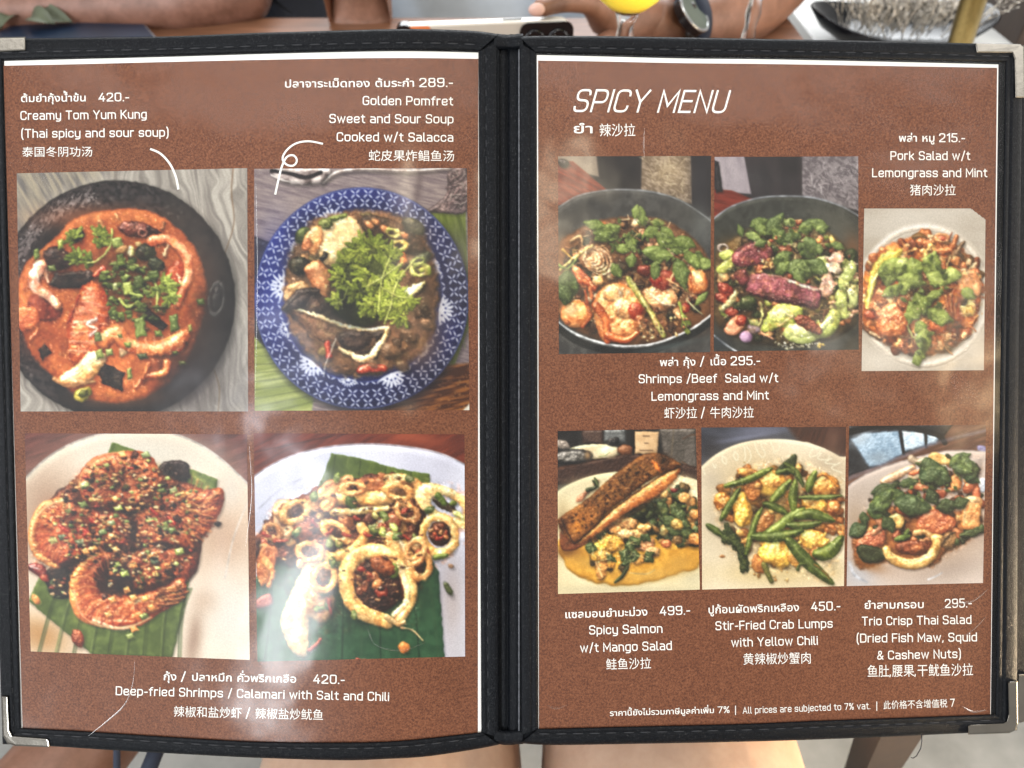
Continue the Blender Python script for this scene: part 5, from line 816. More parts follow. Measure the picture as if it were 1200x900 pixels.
def trim(pan,o,i,lift=0,side=True,seam=.66,dash=12,gap=20,cut=0):
    A,B=EDGE[o],EDGE[i]; rows=[]; prof=PROF if side else [(0,-.0006)]+PROF[2:]
    for t,h in prof:
        q=A*(1-t)+B*t; rows.append(pan.at(q[:,0],q[:,1],h+lift+(0 if h<0 else 0)))
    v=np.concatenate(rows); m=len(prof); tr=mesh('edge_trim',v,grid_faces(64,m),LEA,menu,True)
    # stitches: short threads lying in the groove
    q=A*(1-seam)+B*seam; L=np.concatenate(([0],np.cumsum(np.linalg.norm(np.diff(q,axis=0),axis=1)))); vv=[];ff=[]; s=gap*.4; rr=random.Random(len(o)+int(L[-1]))
    while s+dash<L[-1]:
        pts=[]
        for k in range(5):
            d=s+dash*k/4; x=np.interp(d,L,q[:,0]); y=np.interp(d,L,q[:,1]); pts.append(pan.at(x,y,lift+.00055+.00022*math.sin(math.pi*k/4)))
        base=len(vv); nn=pan.nrm(); dr=pts[-1]-pts[0]; dr/=np.linalg.norm(dr); sd=np.cross(nn,dr)
        for k,P in enumerate(pts):
            w=.00032*(.4+.6*math.sin(math.pi*(k+.4)/4.8))
            for a in range(6):
                an=a*math.pi/3; vv.append(P+sd*math.cos(an)*w+nn*math.sin(an)*w*.7)
        ff+=[tuple(base+i for i in g) for g in grid_faces(6,5,True)]; s+=gap*rr.uniform(.95,1.05)
    st=mesh('stitching',vv,ff,THR,tr,True); st['kind']='stuff'
    return tr
for a in (('LLo','LLi'),('LRo','LRi')): trim(LP,*a,side=a[0]=='LLo',seam=.6)
for a in (('RLo','RLi'),('RRo','RRi')): trim(RP,*a,side=a[0]=='RRo',seam=.55)
for a in (('LTo','LTi'),('LBo','LBi')): trim(LP,*a,lift=.0004)
for a in (('RTo','RTi'),('RBo','RBi')): trim(RP,*a,lift=.0004)
# spine: a sunken strip with a fold, capped by the binding at both ends
def spine():
    ys=np.linspace(40,872,40); cols=[]
    for (pan,x,h) in ((LP,580,-.0008),(LP,583.8,-.0012),(LP,585.5,-.0030)): cols.append(pan.at(np.full(40,x),ys,h))
    rc=[]
    for (pan,x,h) in ((RP,606,-.0030),(RP,607.8,-.0012),(RP,612,-.0008)): rc.append(pan.at(np.full(40,x),ys,h))
    a,b=cols[-1],rc[0]; n=(LP.nrm()+RP.nrm())/2
    for t,h in ((.2,-.0002),(.38,-.0003),(.44,-.0018),(.5,-.0006),(.62,0),(.82,-.0001)): cols.append(a*(1-t)+b*t+n*h)
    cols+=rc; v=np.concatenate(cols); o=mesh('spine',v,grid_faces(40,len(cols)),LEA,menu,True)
    back=[c-n*.003 for c in cols]
    # raised bead along the right edge of the fold
    pts=RP.at(np.full(150,608.2),np.linspace(58,856,150),.0004); vv=[]; r=random.Random(4); nn=RP.nrm(); sd=cam2w(RP.U)-np.array((0,0,CAMZ))
    for i,P in enumerate(pts):
        w=.00042*(.55+.45*abs(math.sin(i*1.1)))
        for a_ in range(6): an=a_*math.pi/3; vv.append(P+sd*math.cos(an)*w+nn*math.sin(an)*w)
    mesh('piping',vv,grid_faces(6,150,True),LEA2,o,True)
    for (y0,y1) in ((39.5,57),(855,872)):
        vv=[]; 
        for t in np.linspace(0,1,9):
            y=y0+(y1-y0)*t; h=.0016*(1-abs(2*t-1)**4)-.0006
            l=LP.at(579,y,h); m_=(LP.at(590,y+1,h-.0018)+RP.at(590,y+1,h-.0018))/2; m2=(LP.at(601,y+1,h-.0016)+RP.at(601,y+1,h-.0016))/2; rr=RP.at(613,y,h)
            lm=LP.at(584.5,y,h+.0001); rm=RP.at(606.5,y,h+.0001)
            vv+=[l,lm,m_,m2,rm,rr]
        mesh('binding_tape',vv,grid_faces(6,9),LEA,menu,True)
LEA2=mat('worn_leather_edge',(.05,.055,.065),.4,var=.5,vs=900,bump=.4,bs=900,bd=.0004)
spine()
# the panel folded behind on the right
RB=Panel(((629,62),(1178,73),(1166,837),(631,854)),D0,0,.0,.0,1,1)
RB.O=RB.O-RB.N*.009
def back_panel():
    e=[(1080,70),(1215,66),(1206,846),(1080,850)]; v=[]
    for h in (0,-.003):
        for x,y in e: v.append(RB.at(x,y,h))
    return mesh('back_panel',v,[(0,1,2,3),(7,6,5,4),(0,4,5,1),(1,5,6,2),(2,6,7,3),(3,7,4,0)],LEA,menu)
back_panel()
def guard(pan,poly,lo,hi,bev=.0008):
    """bent metal corner: an L of sheet nickel with rounded edges wrapped over the rim"""
    n=len(poly); bm=bmesh.new(); x=np.array([p[0] for p in poly],float); y=np.array([p[1] for p in poly],float)
    T=[bm.verts.new(p) for p in pan.at(x,y,hi)]; B=[bm.verts.new(p) for p in pan.at(x,y,lo)]
    bm.faces.new(T); bm.faces.new(B[::-1])
    for i in range(n): j=(i+1)%n; bm.faces.new((T[j],T[i],B[i],B[j]))
    bmesh.ops.recalc_face_normals(bm,faces=bm.faces)
    bmesh.ops.bevel(bm,geom=[e for e in bm.edges if T[0] is not None and all(v in T for v in e.verts)],offset=bev,segments=3,profile=.6,affect='EDGES')
    m=bpy.data.meshes.new('corner_guard'); bm.to_mesh(m); bm.free(); m.materials.append(NIC)
    for p in m.polygons: p.use_smooth=False
    o=bpy.data.objects.new('corner_guard',m); COL.objects.link(o); o.parent=menu; o.matrix_parent_inverse=menu.matrix_world.inverted(); return o
guard(LP,[(-25,44.5),(30,43.2),(30.5,59.5),(-4,61),(-9,64),(-9,118),(-27,119),(-28,48)],-.0034,.0021)
guard(RP,[(1143,50.5),(1196,51.5),(1201,55),(1202,115),(1189.5,115),(1189,70),(1186,62.5),(1144.5,62)],-.0034,.0021)
guard(LP,[(1.2,816),(9.5,815.5),(11,856),(14,862),(55,865.5),(57.5,868),(58,875.8),(18,874.2),(8,871),(3,862)],-.0034,.0022)
guard(RP,[(1181,800.5),(1183,798.5),(1192.5,798),(1193,848),(1190,856),(1183,859.3),(1134.5,861),(1134,851),(1137,849.2),(1176,847.6),(1180,845),(1182,838)],-.0034,.0022)
guard(RB,[(1193,790),(1207,789),(1207.5,838),(1204,845),(1196,847),(1170,848),(1170,838),(1190,836)],-.0034,.0016)
# ---------------------------------------------------------------- pages
def quad_sheet(name,pan,T,B,h,mat_,parent,n=64,m=40):
    t=samp(T,n); b=samp(B,n); v=[]
    for j in range(m):
        f=j/(m-1); q=t*(1-f)+b*f; v.append(pan.at(q[:,0],q[:,1],h))
    return mesh(name,np.concatenate(v),grid_faces(n,m),mat_,parent,True)
off=lambda e,dy,dx0=0,dx1=0: [(x+dx0+(dx1-dx0)*i/(len(e)-1),y+dy) for i,(x,y) in enumerate(e)]
LT,LB,RT,RB_=[list(map(tuple,EDGE[k])) for k in ('LTi','LBi','RTi','RBi')]
pageL=quad_sheet('printed_page',LP,off(LT,1.5,2,-.5),off(LB,3,0,0),.00005,WHT,menu); pageL['label']='left printed page with four large dish pictures'
pageR=quad_sheet('printed_page',RP,off(RT,2.5,0,-8),off(RB_,3,0,-5),.00005,WHT,menu); pageR['label']='right printed page headed SPICY MENU'
quad_sheet('brown_ground',LP,[(4,77),(100,75),(200,72.5),(300,70.3),(400,68.5),(480,68),(560.5,69)],off(LB,3,1.5,-4),.00012,BRN,pageL)
quad_sheet('brown_ground',RP,[(630.5,71),(700,72),(800,74),(900,75),(1050,77.5),(1168.5,79.5)],off(RB_,3,.5,-5.5),.00012,BRN,pageR)
def photo(name,pan,page,label):
    im=paint(name); h,w,_=im.shape; o,sc,q=CROPS[name]; q=np.array(q,float)/sc+np.array(o)
    U,V=np.meshgrid((np.arange(w)+.0)/(w-1),(np.arange(h))/(h-1))
    P=[(q[0][i]*(1-U)+q[1][i]*U)*(1-V)+(q[3][i]*(1-U)+q[2][i]*U)*V for i in (0,1)]
    # the upper edges follow the same gentle curve as the page
    v=pan.at(P[0],P[1],.00022).reshape(-1,3)
    idx=np.arange(w*h).reshape(h,w); f=np.stack((idx[:-1,:-1],idx[1:,:-1],idx[1:,1:],idx[:-1,1:]),-1).reshape(-1,4)
    if name=='pork':
        cx=(U+V*0)[:-1,:-1].ravel(); cy=V[:-1,:-1].ravel(); f=f[~((cx-.88)/.12-cy/.068>0)]
    m=bpy.data.meshes.new('dish_picture'); nf=len(f)
    m.vertices.add(w*h); m.vertices.foreach_set('co',v.astype(np.float32).ravel()); m.loops.add(nf*4); m.loops.foreach_set('vertex_index',f.astype(np.int32).ravel())
    m.polygons.add(nf); m.polygons.foreach_set('loop_start',np.arange(0,nf*4,4,dtype=np.int32)); m.update(calc_edges=True)
    c=np.clip(im.reshape(-1,3),0,1); c=np.where(c<=.04045,c/12.92,((c+.055)/1.055)**2.4)*PGAIN
    a=m.color_attributes.new('print','FLOAT_COLOR','POINT'); a.data.foreach_set('color',np.concatenate((np.clip(c,0,.9),np.ones((len(c),1))),1).astype(np.float32).ravel())
    m.materials.append(PHO); ob=bpy.data.objects.new('dish_picture',m); COL.objects.link(ob); ob.parent=page; ob.matrix_parent_inverse=page.matrix_world.inverted(); ob['label']=label
PGAIN=.9
for nm,pan,pg,lb in (('soup',LP,pageL,'picture of orange prawn soup in a black stone bowl'),('fish',LP,pageL,'picture of fish soup on a blue and white plate'),('prawn',LP,pageL,'picture of fried prawns on a banana leaf and white plate'),('squid',LP,pageL,'picture of fried squid rings on a banana leaf'),('shrimp',RP,pageR,'picture of shrimp salad with mint in a dark bowl'),('beef',RP,pageR,'picture of beef salad with mint in a dark bowl'),('pork',RP,pageR,'picture of pork salad on a white plate'),('salmon',RP,pageR,'picture of crisp salmon slab over mango salad'),('crab',RP,pageR,'picture of crab lumps with long green chillies'),('trio',RP,pageR,'picture of crisp salad with large basil leaves')):
    photo(nm,pan,pg,lb)
# ---------------------------------------------------------------- lettering
G_={}
def gl(ch,w,*st): G_[ch]=(w,[([tuple(map(float,p.split(',')[:3])) for p in s.replace(' z','').split()],s.endswith(' z')) for s in st])
gl('a',38,'3,50 38,50 38,0','38,28 0,28 0,0 38,0'); gl('b',39,'0,70 0,0','0,50 39,50 39,0 0,0'); gl('c',37,'37,37 37,50 0,50 0,0 37,0 37,13'); gl('d',39,'39,70 39,0','39,50 0,50 0,0 39,0')
gl('e',39,'1,25,0 39,25 39,50 0,50 0,0 37,0 38,9'); gl('f',24,'26,70 9,70 9,0','-1,50 24,50'); gl('g',39,'39,50 0,50 0,0 39,0','39,50 39,-18 3,-18'); gl('h',38,'0,70 0,0','0,50 38,50 38,0'); gl('i',0,'0,50 0,0','0,66 0,67'); gl('j',6,'6,50 6,-18 -4,-18','6,66 6,67')
gl('k',36,'0,70 0,0','34,50 5,25','12,29 36,0'); gl('l',9,'0,70 0,0 10,0'); gl('m',64,'0,50 0,0','0,50 32,50 32,0','32,50 64,50 64,0'); gl('n',38,'0,50 0,0','0,50 38,50 38,0'); gl('o',40,'20,50 0,50 0,0 40,0 40,50 z'); gl('p',39,'0,50 0,-18','0,50 39,50 39,0 0,0'); gl('q',39,'39,50 39,-18','39,50 0,50 0,0 39,0')
gl('r',23,'0,50 0,0','0,36 0,50 24,50'); gl('s',37,'36,41 36,50 0,50 0,26 37,24 37,0 0,0 0,9'); gl('t',25,'10,64 10,0 26,0','-1,50 25,50'); gl('u',38,'0,50 0,0 38,0','38,50 38,0'); gl('v',40,'0,50 20,0,0 40,50'); gl('w',60,'0,50 15,0,0 30,49,0 45,0,0 60,50'); gl('y',38,'0,50 0,0 38,0','38,50 38,-18 3,-18')
gl('A',50,'0,0 25,70,0 50,0','10,21 40,21'); gl('B',46,'0,0 0,70','0,70 42,70 42,37 0,37','0,37 46,37 46,0 0,0'); gl('C',45,'45,54 45,70 0,70 0,0 45,0 45,16'); gl('D',46,'0,0 0,70','0,70 46,70 46,0 0,0'); gl('E',38,'38,70 0,70,0 0,0,0 38,0','0,36 35,36'); gl('F',38,'38,70 0,70,0 0,0','0,34 34,34'); gl('G',45,'45,56 45,70 0,70 0,0 45,0 45,33,0 26,33')
gl('I',0,'0,0 0,70'); gl('K',44,'0,0 0,70','42,70 5,33','14,39 45,0'); gl('L',36,'0,70 0,0,0 36,0'); gl('M',56,'0,0 0,70,0 28,20,0 56,70,0 56,0'); gl('N',44,'0,0 0,70,0 44,0,0 44,70'); gl('P',44,'0,0 0,70','0,70 44,70 44,30 0,30'); gl('S',44,'43,57 43,70 0,70 0,37 44,35 44,0 0,0 0,13'); gl('T',46,'0,70 46,70','23,70 23,0'); gl('U',44,'0,70 0,0 44,0 44,70'); gl('Y',48,'0,70 24,32,0 48,70','24,32 24,0')
gl('0',42,'21,70 0,70 0,0 42,0 42,70 z'); gl('1',16,'0,58 16,70,0 16,0'); gl('2',42,'0,56 0,70 40,70 40,40,10 0,6,0 0,0,0 42,0'); gl('4',42,'26,70 0,19,0 42,19','32,40 32,0'); gl('5',40,'38,70 3,70,0 1,42,0 40,42 40,0 0,0 0,11'); gl('7',42,'0,70 42,70,0 14,0'); gl('8',42,'21,70 2,70 2,37 40,37 40,70 z','21,37 0,37 0,0 42,0 42,37 z'); gl('9',42,'21,70 0,70 0,33 42,33 42,70 z','42,54 42,0 3,0 2,9')
gl('.',0,'0,0 0,1'); gl(',',2,'2,3 -2,-9'); gl('-',20,'0,27 20,27'); gl('/',26,'0,-8 26,76'); gl('(',9,'10,80 0,66,16 0,-4,16 10,-18'); gl(')',9,'0,80 10,66,16 10,-4,16 0,-18'); gl('&',46,'46,0 10,46,6 10,70 34,70 34,46 0,26 0,0 30,0 46,26'); gl('%',50,'9,70 0,70 0,44 18,44 18,70 z','41,26 32,26 32,0 50,0 50,26 z','5,0 45,70'); gl('|',0,'0,-14 0,80')
def fillet(pts,closed,rad=18):
    n=len(pts); out=[]
    for i,p in enumerate(pts):
        a=np.array(p[:2]); r=p[2] if len(p)>2 else rad
        if not closed and i in (0,n-1) or r==0: out.append(a); continue
        b=np.array(pts[i-1][:2]); c=np.array(pts[(i+1)%n][:2]); u=b-a; v=c-a; lu,lv=np.linalg.norm(u),np.linalg.norm(v)
        e=.5 if True else 1
        r=min(r,lu*(.5 if (i>1 or closed) else .98),lv*(.5 if (i<n-2 or closed) else .98)); A=a+u/lu*r; B=a+v/lv*r
        for t in np.linspace(0,1,6): out.append(A*(1-t)**2+a*2*t*(1-t)+B*t*t)
    q=[out[0]]
    for p in out[1:]:
        if np.linalg.norm(p-q[-1])>.3: q.append(p)
    return np.array(q)
def ribbon(pts,w,closed):
    P=fillet(pts,closed); n=len(P)
    if not closed:
        for e,(i,j) in enumerate(((0,1),(n-1,n-2))):
            d=P[i]-P[j]; d/=np.linalg.norm(d)+1e-9; P[i]=P[i]+d*w/2
    L=[];Rr=[]
    for i in range(n):
        a=P[i-1] if (i>0 or closed) else P[i]; c=P[(i+1)%n] if (i<n-1 or closed) else P[i]
        d1=P[i]-a; d2=c-P[i]; l1=np.linalg.norm(d1); l2=np.linalg.norm(d2)
        d1=d1/l1 if l1>1e-6 else d2/l2; d2=d2/l2 if l2>1e-6 else d1
        t=d1+d2; lt=np.linalg.norm(t); t=t/lt if lt>1e-6 else d1; nn=np.array((-t[1],t[0])); k=1/max(.45,abs(nn@np.array((-d1[1],d1[0]))))
        L.append(P[i]+nn*w/2*k); Rr.append(P[i]-nn*w/2*k)
    v=L+Rr; m=n if closed else n-1
    return v,[(i,n+i,n+(i+1)%n,(i+1)%n) for i in range(m)]
BF={}
def bchar(c,bold):
    k=(c,bold)
    if k in BF: return BF[k]
    t=bpy.data.curves.new('tmp','FONT'); t.body=c; t.resolution_u=3; t.offset=bold; o=bpy.data.objects.new('tmp',t); COL.objects.link(o); dg=bpy.context.evaluated_depsgraph_get()
    m=bpy.data.meshes.new_from_object(o.evaluated_get(dg)); v=[(p.co.x,p.co.y) for p in m.vertices]; f=[tuple(p.vertices) for p in m.polygons]
    def wid(s): t.body=s; bpy.context.view_layer.update(); return o.evaluated_get(bpy.context.evaluated_depsgraph_get()).dimensions.x
    adv=wid('ก'+c+'ก')-wid('กก'); bpy.data.meshes.remove(m); bpy.data.objects.remove(o); bpy.data.curves.remove(t); BF[k]=(v,f,adv); return BF[k]
UP='ิีึื็ั'; TONE='่้๊๋์'
def layout(txt,wt,em,bold,cem):
    """2-D outline of one line of print; units: capital height 70"""
    V=[];F=[];Z=[];x=0.;pc=''
    for i,c in enumerate(txt):
        if c==' ': x+=31
        elif c in G_:
            w,st=G_[c]
            if x and pc!=' ': pass
            for k,(p,cl) in enumerate(st):
                v,f=ribbon(p,wt,cl); b=len(V); V+=[(x+wt/2+a[0],a[1]) for a in v]; Z+=[k]*len(v); F+=[tuple(b+j for j in q) for q in f]
            x+=w+wt+10.5
        else:
            cj=ord(c)>0x3000; e=cem if cj else em; v,f,adv=bchar(c,0 if cj else bold); dy=0
            if c in TONE and (pc in UP or (i+1<len(txt) and txt[i+1]=='ำ')): dy=.2*e
            if c in TONE: k=2
            else: k=1 if c in UP+'ุูำ' else 0
            b=len(V); V+=[(x+a[0]*e,a[1]*e+dy-(3 if cj else 0)) for a in v]; Z+=[k]*len(v); F+=[tuple(b+j for j in q) for q in f]; x+=adv*e
        pc=c
    return np.array(V),F,np.array(Z),x-10
def line(txt,x0,y0,x1,y1,cap,pan=None,page=None,wt=9.8,em=92,bold=.012,cem=98,slant=0,name='printed_text'):
    V,F,Z,w=layout(txt,wt,em,bold,cem); pan=pan or (LP if x0<600 else RP); page=page or (pageL if x0<600 else pageR)
    s=cap/70; k=(x1-x0)/w; dx,dy=(x1-x0),(y1-y0); L=math.hypot(dx,dy); ux,uy=dx/L,dy/L
    X=(V[:,0])*k+V[:,1]*s*slant; Y=V[:,1]*s
    px=x0+X*ux+Y*uy; py=y0+X*uy-Y*ux
    return mesh(name,pan.at(px,py,.0003+Z*8e-6),F,INK,page)
LINES=[
('ต้มยำกุ้งน้ำข้น   420.-',24,119.5,151.5,118,9),('Creamy Tom Yum Kung',24,140,172,138.3,9.2),('(Thai spicy and sour soup)',25,161,197.5,159.5,9.2),('泰国冬阴功汤',25.5,182.5,107.5,182,9.2,dict(bold=.0)),
('ปลาจาระเม็ดทอง ต้มระกำ 289.-',333,102.5,531,101.2,9.4),('Golden Pomfret',425,122.5,531,123,9.4),('Sweet and Sour Soup',386,143.5,531.5,144,9.4),('Cooked w/t Salacca',394.5,165,531.3,165.5,9.4),('蛇皮果炸鲳鱼汤',431.5,187,531.5,187.5,10),
('กุ้ง / ปลาหมึก คั่วพริกเกลือ    420.-',191,797,404,801,9.4),('Deep-fried Shrimps / Calamari with Salt and Chili',135.5,814,456,821,9.2),('辣椒和盐炒虾 / 辣椒盐炒鱿鱼',203,838.5,378,842.5,10,dict(bold=.0)),
('SPICY MENU',671,130,850,131.5,24.5,dict(wt=7.4,slant=.27)),('ยำ',671,156,693,156,13,dict(em=80)),('辣沙拉',702,158,743.5,158,11.5,dict(bold=0.)),
('พล่า หมู 215.-',1053,166,1131,166,9.2),('Pork Salad w/t',1043.5,187,1137,187,9.2),('Lemongrass and Mint',1022,207,1157,207,9.2),('猪肉沙拉',1066,227.5,1119,227.5,10),
('พล่า กุ้ง / เนื้อ 295.-',773,429,891,427,9.4),('Shrimps /Beef  Salad w/t',748.5,448.5,912,447.3,9.2),('Lemongrass and Mint',763.5,469,901,467.5,9.2),('虾沙拉 / 牛肉沙拉',778,489,882.5,488,10.3),
('แซลมอนยำมะม่วง   499.-',661.5,724.5,809,719.5,9.4),('Spicy Salmon',690.5,743,776.5,741,9.4),('w/t Mango Salad',680,764,787.5,761,9.4),('鲑鱼沙拉',710,783.5,762,782,10.3),
('ปูก้อนผัดพริกเหลือง   450.-',829.5,719,985,714.5,9.4),('Stir-Fried Crab Lumps',838.5,738,976,735,9.3),('with Yellow Chili',857,757.5,958.5,755,9.3),('黄辣椒炒蟹肉',870.5,777.5,950,776,10.5),
('ยำสามกรอบ',1012.5,713.5,1082,712.5,9.4),('295.-',1107.5,712,1139,711,9.4),('Trio Crisp Thai Salad',1010,732.5,1138.5,730.5,9.2),('(Dried Fish Maw, Squid',1004,752.5,1145,751,9.2),('& Cashew Nuts)',1028,772.5,1126,770.5,9.2),('鱼肚,腰果,干鱿鱼沙拉',1016,792,1139.5,790,10.5,dict(cem=104)),
('ราคานี้ยังไม่รวมภาษีมูลค่าเพิ่ม 7%',714.5,839,855,835,7,dict(wt=9)),('|',861.5,836,862.5,836,7.5,dict(wt=8)),('All prices are subjected to 7% vat.',870.5,836,1020,830.5,7,dict(wt=9)),('|',1027,831,1028,831,7.5,dict(wt=8)),('此价格不含增值税 7',1035,830,1119,827.5,8.2,dict(cem=92))]
for L_ in LINES: line(*L_[:6],**(L_[6] if len(L_)>6 else {}))
def swash(pts,w0,w1,pan,page,h=.00034):
    q=samp(pts,48); d=np.gradient(q,axis=0); d/=np.linalg.norm(d,axis=1)[:,None]; n=np.stack((-d[:,1],d[:,0]),1); w=np.linspace(w0,w1,48)[:,None]/2
    v=np.concatenate((pan.at(*(q+n*w).T,h+np.linspace(0,2e-5,48)),pan.at(*(q-n*w).T,h+np.linspace(0,2e-5,48)))); mesh('printed_flourish',v,grid_faces(48,2),INK,page)
swash([(176,174.5),(188,180),(199,192),(206,207),(209,222)],2.4,2.6,LP,pageL)
swash([(378.5,168.5),(362,165.5),(347,168),(336,176),(331,186),(336,193),(344,194),(348,188),(344,182),(336,184),(330,196),(326,212),(322.5,228)],2.1,2.5,LP,pageL)
# clear sleeves over the pages
def sleeve(pan,T,B,wv,seed):
    n,m=70,90; t=samp(T,n); b=samp(B,n); rows=[]
    for j in range(m):
        f=j/(m-1); q=t*(1-f)+b*f; s_=np.linspace(0,1,n)
        e=np.minimum(1,np.minimum(np.minimum(s_,1-s_)*9,min(f,1-f)*9))
        h=.0007+wv*e*(fbm(s_*3.2,np.full(n,f*2.4),seed,2))
        rows.append(pan.at(q[:,0],q[:,1],h))
    return mesh('clear_sleeve',np.concatenate(rows),[q[::-1] for q in grid_faces(n,m)],SLE,menu,True)
SLEEVES=[sleeve(LP,off(LT,-1.5,-1,1),off(LB,1.5,-1,1),.0012,3.),sleeve(RP,off(RT,-1.5,-1,1),off(RB_,1.5,-1,1),.0012,9.)]

# soft creases pressed into the plastic
def crease(pan,pts,w,par):
    q=samp(pts,40); n=40; vv=[]; nn=pan.nrm(); P=pan.at(q[:,0],q[:,1],.0019); d=np.gradient(P,axis=0); d/=np.linalg.norm(d,axis=1)[:,None]; sd=np.cross(nn,d)
    for i in range(n):
        ww=w*.62*math.sin(math.pi*(i+.5)/n)**.7
        for a in range(7): t=math.pi*a/6; vv.append(P[i]+sd[i]*math.cos(t)*ww+nn*math.sin(t)*ww*.55)
    mesh('crease',vv,[g[::-1] for g in grid_faces(7,n)],SLE,par,True)
for pan,par,pts,w in ((LP,0,[(158,772),(156,800),(146,826),(122,848),(104,862)],.0006),(LP,0,[(300,205),(302,330),(299,470)],.0004),(LP,0,[(292,520),(296,580),(288,640)],.0009),(RP,1,[(1098,716),(1118,708),(1140,704),(1158,690)],.0008),(RP,1,[(1118,752),(1140,738),(1156,722)],.0005),(RP,1,[(755,150),(754,170),(755,186)],.0005),(RP,1,[(1128,828),(1140,834),(1156,832)],.0007),(RP,1,[(640,826),(652,830),(664,826)],.0008),(LP,0,[(430,735),(440,755),(470,762),(500,752)],.0007)):
    crease(pan,pts,w,SLEEVES[par])
# ---------------------------------------------------------------- the room
def stru(o): o['kind']='structure'; return o
def conc():
    t=NT('polished_concrete'); v=t.coord('Object'); t.link(t.ramp(t.noise(9,6,v,.65).outputs[0],[(.3,(.15,.155,.152)),(.55,(.22,.225,.217)),(.75,(.28,.28,.268))]),t.p.inputs['Base Color']); t.p.inputs['Roughness'].default_value=.45; return t.m
stru(mesh('floor',[(-12,-12,0),(12,-12,0),(12,12,0),(-12,12,0)],[(0,1,2,3)],conc()))
def box(name,lo,hi,m,parent=None,bev=.003,seg=2):
    bm=bmesh.new(); bmesh.ops.create_cube(bm,size=1)
    for v in bm.verts: v.co=Vector([(lo[i]+hi[i])/2+v.co[i]*(hi[i]-lo[i]) for i in range(3)])
    bmesh.ops.bevel(bm,geom=bm.edges[:],offset=bev,segments=seg,affect='EDGES',profile=.6)
    me=bpy.data.meshes.new(name); bm.to_mesh(me); bm.free(); me.materials.append(m); o=bpy.data.objects.new(name,me); COL.objects.link(o)
    if parent is not None: o.parent=parent; o.matrix_parent_inverse=parent.matrix_world.inverted()
    return o
def tube(name,pts,rad,m,parent=None,seg=12,cap=True):
    pts=[Vector(p) for p in pts]; n=len(pts); rad=rad if hasattr(rad,'__len__') else [rad]*n; v=[]; up=Vector((0,0,1))
    for i,p in enumerate(pts):
        d=(pts[min(i+1,n-1)]-pts[max(i-1,0)]).normalized(); a=d.cross(up if abs(d.z)<.9 else Vector((0,1,0))).normalized(); b=d.cross(a)
        for k in range(seg): t=2*math.pi*k/seg; v.append(p+(a*math.cos(t)+b*math.sin(t))*rad[i])
    f=grid_faces(seg,n,True)
    if cap: f+=[tuple(range(seg))[::-1],tuple(range((n-1)*seg,n*seg))]
    return mesh(name,v,f,m,parent,True)
def lathe(name,prof,loc,m,parent=None,seg=40):
    v=[];n=len(prof)
    for r,z in prof:
        for k in range(seg): t=2*math.pi*k/seg; v.append((loc[0]+r*math.cos(t),loc[1]+r*math.sin(t),loc[2]+z))
    f=grid_faces(seg,n,True); return mesh(name,v,f,m,parent,True)
def sphere(name,c,r,m,parent=None,sq=(1,1,1)):
    bm=bmesh.new(); bmesh.ops.create_uvsphere(bm,u_segments=20,v_segments=12,radius=r)
    for v in bm.verts: v.co=Vector((v.co.x*sq[0],v.co.y*sq[1],v.co.z*sq[2]))+Vector(c)
    me=bpy.data.meshes.new(name); bm.to_mesh(me); bm.free(); me.materials.append(m); me.polygons.foreach_set('use_smooth',[True]*len(me.polygons)); o=bpy.data.objects.new(name,me); COL.objects.link(o)
    if parent is not None: o.parent=parent; o.matrix_parent_inverse=parent.matrix_world.inverted()
    return o
def skin(name,verts,edges,rad,m,parent=None,lev=2,root=0):
    bm=bmesh.new(); L=bm.verts.layers.skin.verify(); vs=[bm.verts.new(v) for v in verts]
    for a,b in edges: bm.edges.new((vs[a],vs[b]))
    for v,r in zip(vs,rad): v[L].radius=(r,r) if not hasattr(r,'__len__') else r
    vs[root][L].use_root=True
    me=bpy.data.meshes.new('tmp'); bm.to_mesh(me); bm.free(); o=bpy.data.objects.new('tmp',me); COL.objects.link(o)
    k=o.modifiers.new('s','SKIN'); k.use_smooth_shade=True; u=o.modifiers.new('u','SUBSURF'); u.levels=lev; u.render_levels=lev
    bpy.context.view_layer.update(); r=bpy.data.meshes.new_from_object(o.evaluated_get(bpy.context.evaluated_depsgraph_get())); bpy.data.objects.remove(o)
    r.name=name; r.materials.clear(); r.materials.append(m); r.polygons.foreach_set('use_smooth',[True]*len(r.polygons)); q=bpy.data.objects.new(name,r); COL.objects.link(q)
    if parent is not None: q.parent=parent; q.matrix_parent_inverse=parent.matrix_world.inverted()
    return q
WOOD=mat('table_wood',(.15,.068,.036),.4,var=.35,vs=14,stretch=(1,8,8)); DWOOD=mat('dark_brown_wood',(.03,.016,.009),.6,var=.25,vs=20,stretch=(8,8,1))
TT=.78
tb=empty('dining_table',(0,.55,0),'brown wooden dining table behind the open menu','table')
for i in range(5):
    y0=.190+i*.152; box('table_plank',(-1.15,y0,TT-.035),(.335,y0+.1505,TT-.0004*(i%2)),WOOD,tb,.0015)
def leg4(p0,p1,w,name,m,parent):
    p0,p1=Vector(p0),Vector(p1); v=[]
    for p in (p0,p1):
        for a,b in ((-1,-1),(1,-1),(1,1),(-1,1)): v.append(p+Vector((a*w/2,b*w/2,0)))
    return mesh(name,v,[(0,1,2,3),(7,6,5,4),(0,4,5,1),(1,5,6,2),(2,6,7,3),(3,7,4,0)],m,parent)
def on_y(x,y,Y):
    r=cam2w(ray(x,y))-np.array((0,0,CAMZ)); t=Y/r[1]; return Vector((r[0]*t,Y,CAMZ+r[2]*t))
a=on_y(1037,862,.215); b=on_y(1019,901,.235); d=(b-a)/(b.z-a.z)
leg4(a+d*(TT-.037-a.z),a+d*(0-a.z),.029,'table_leg',DWOOD,tb)
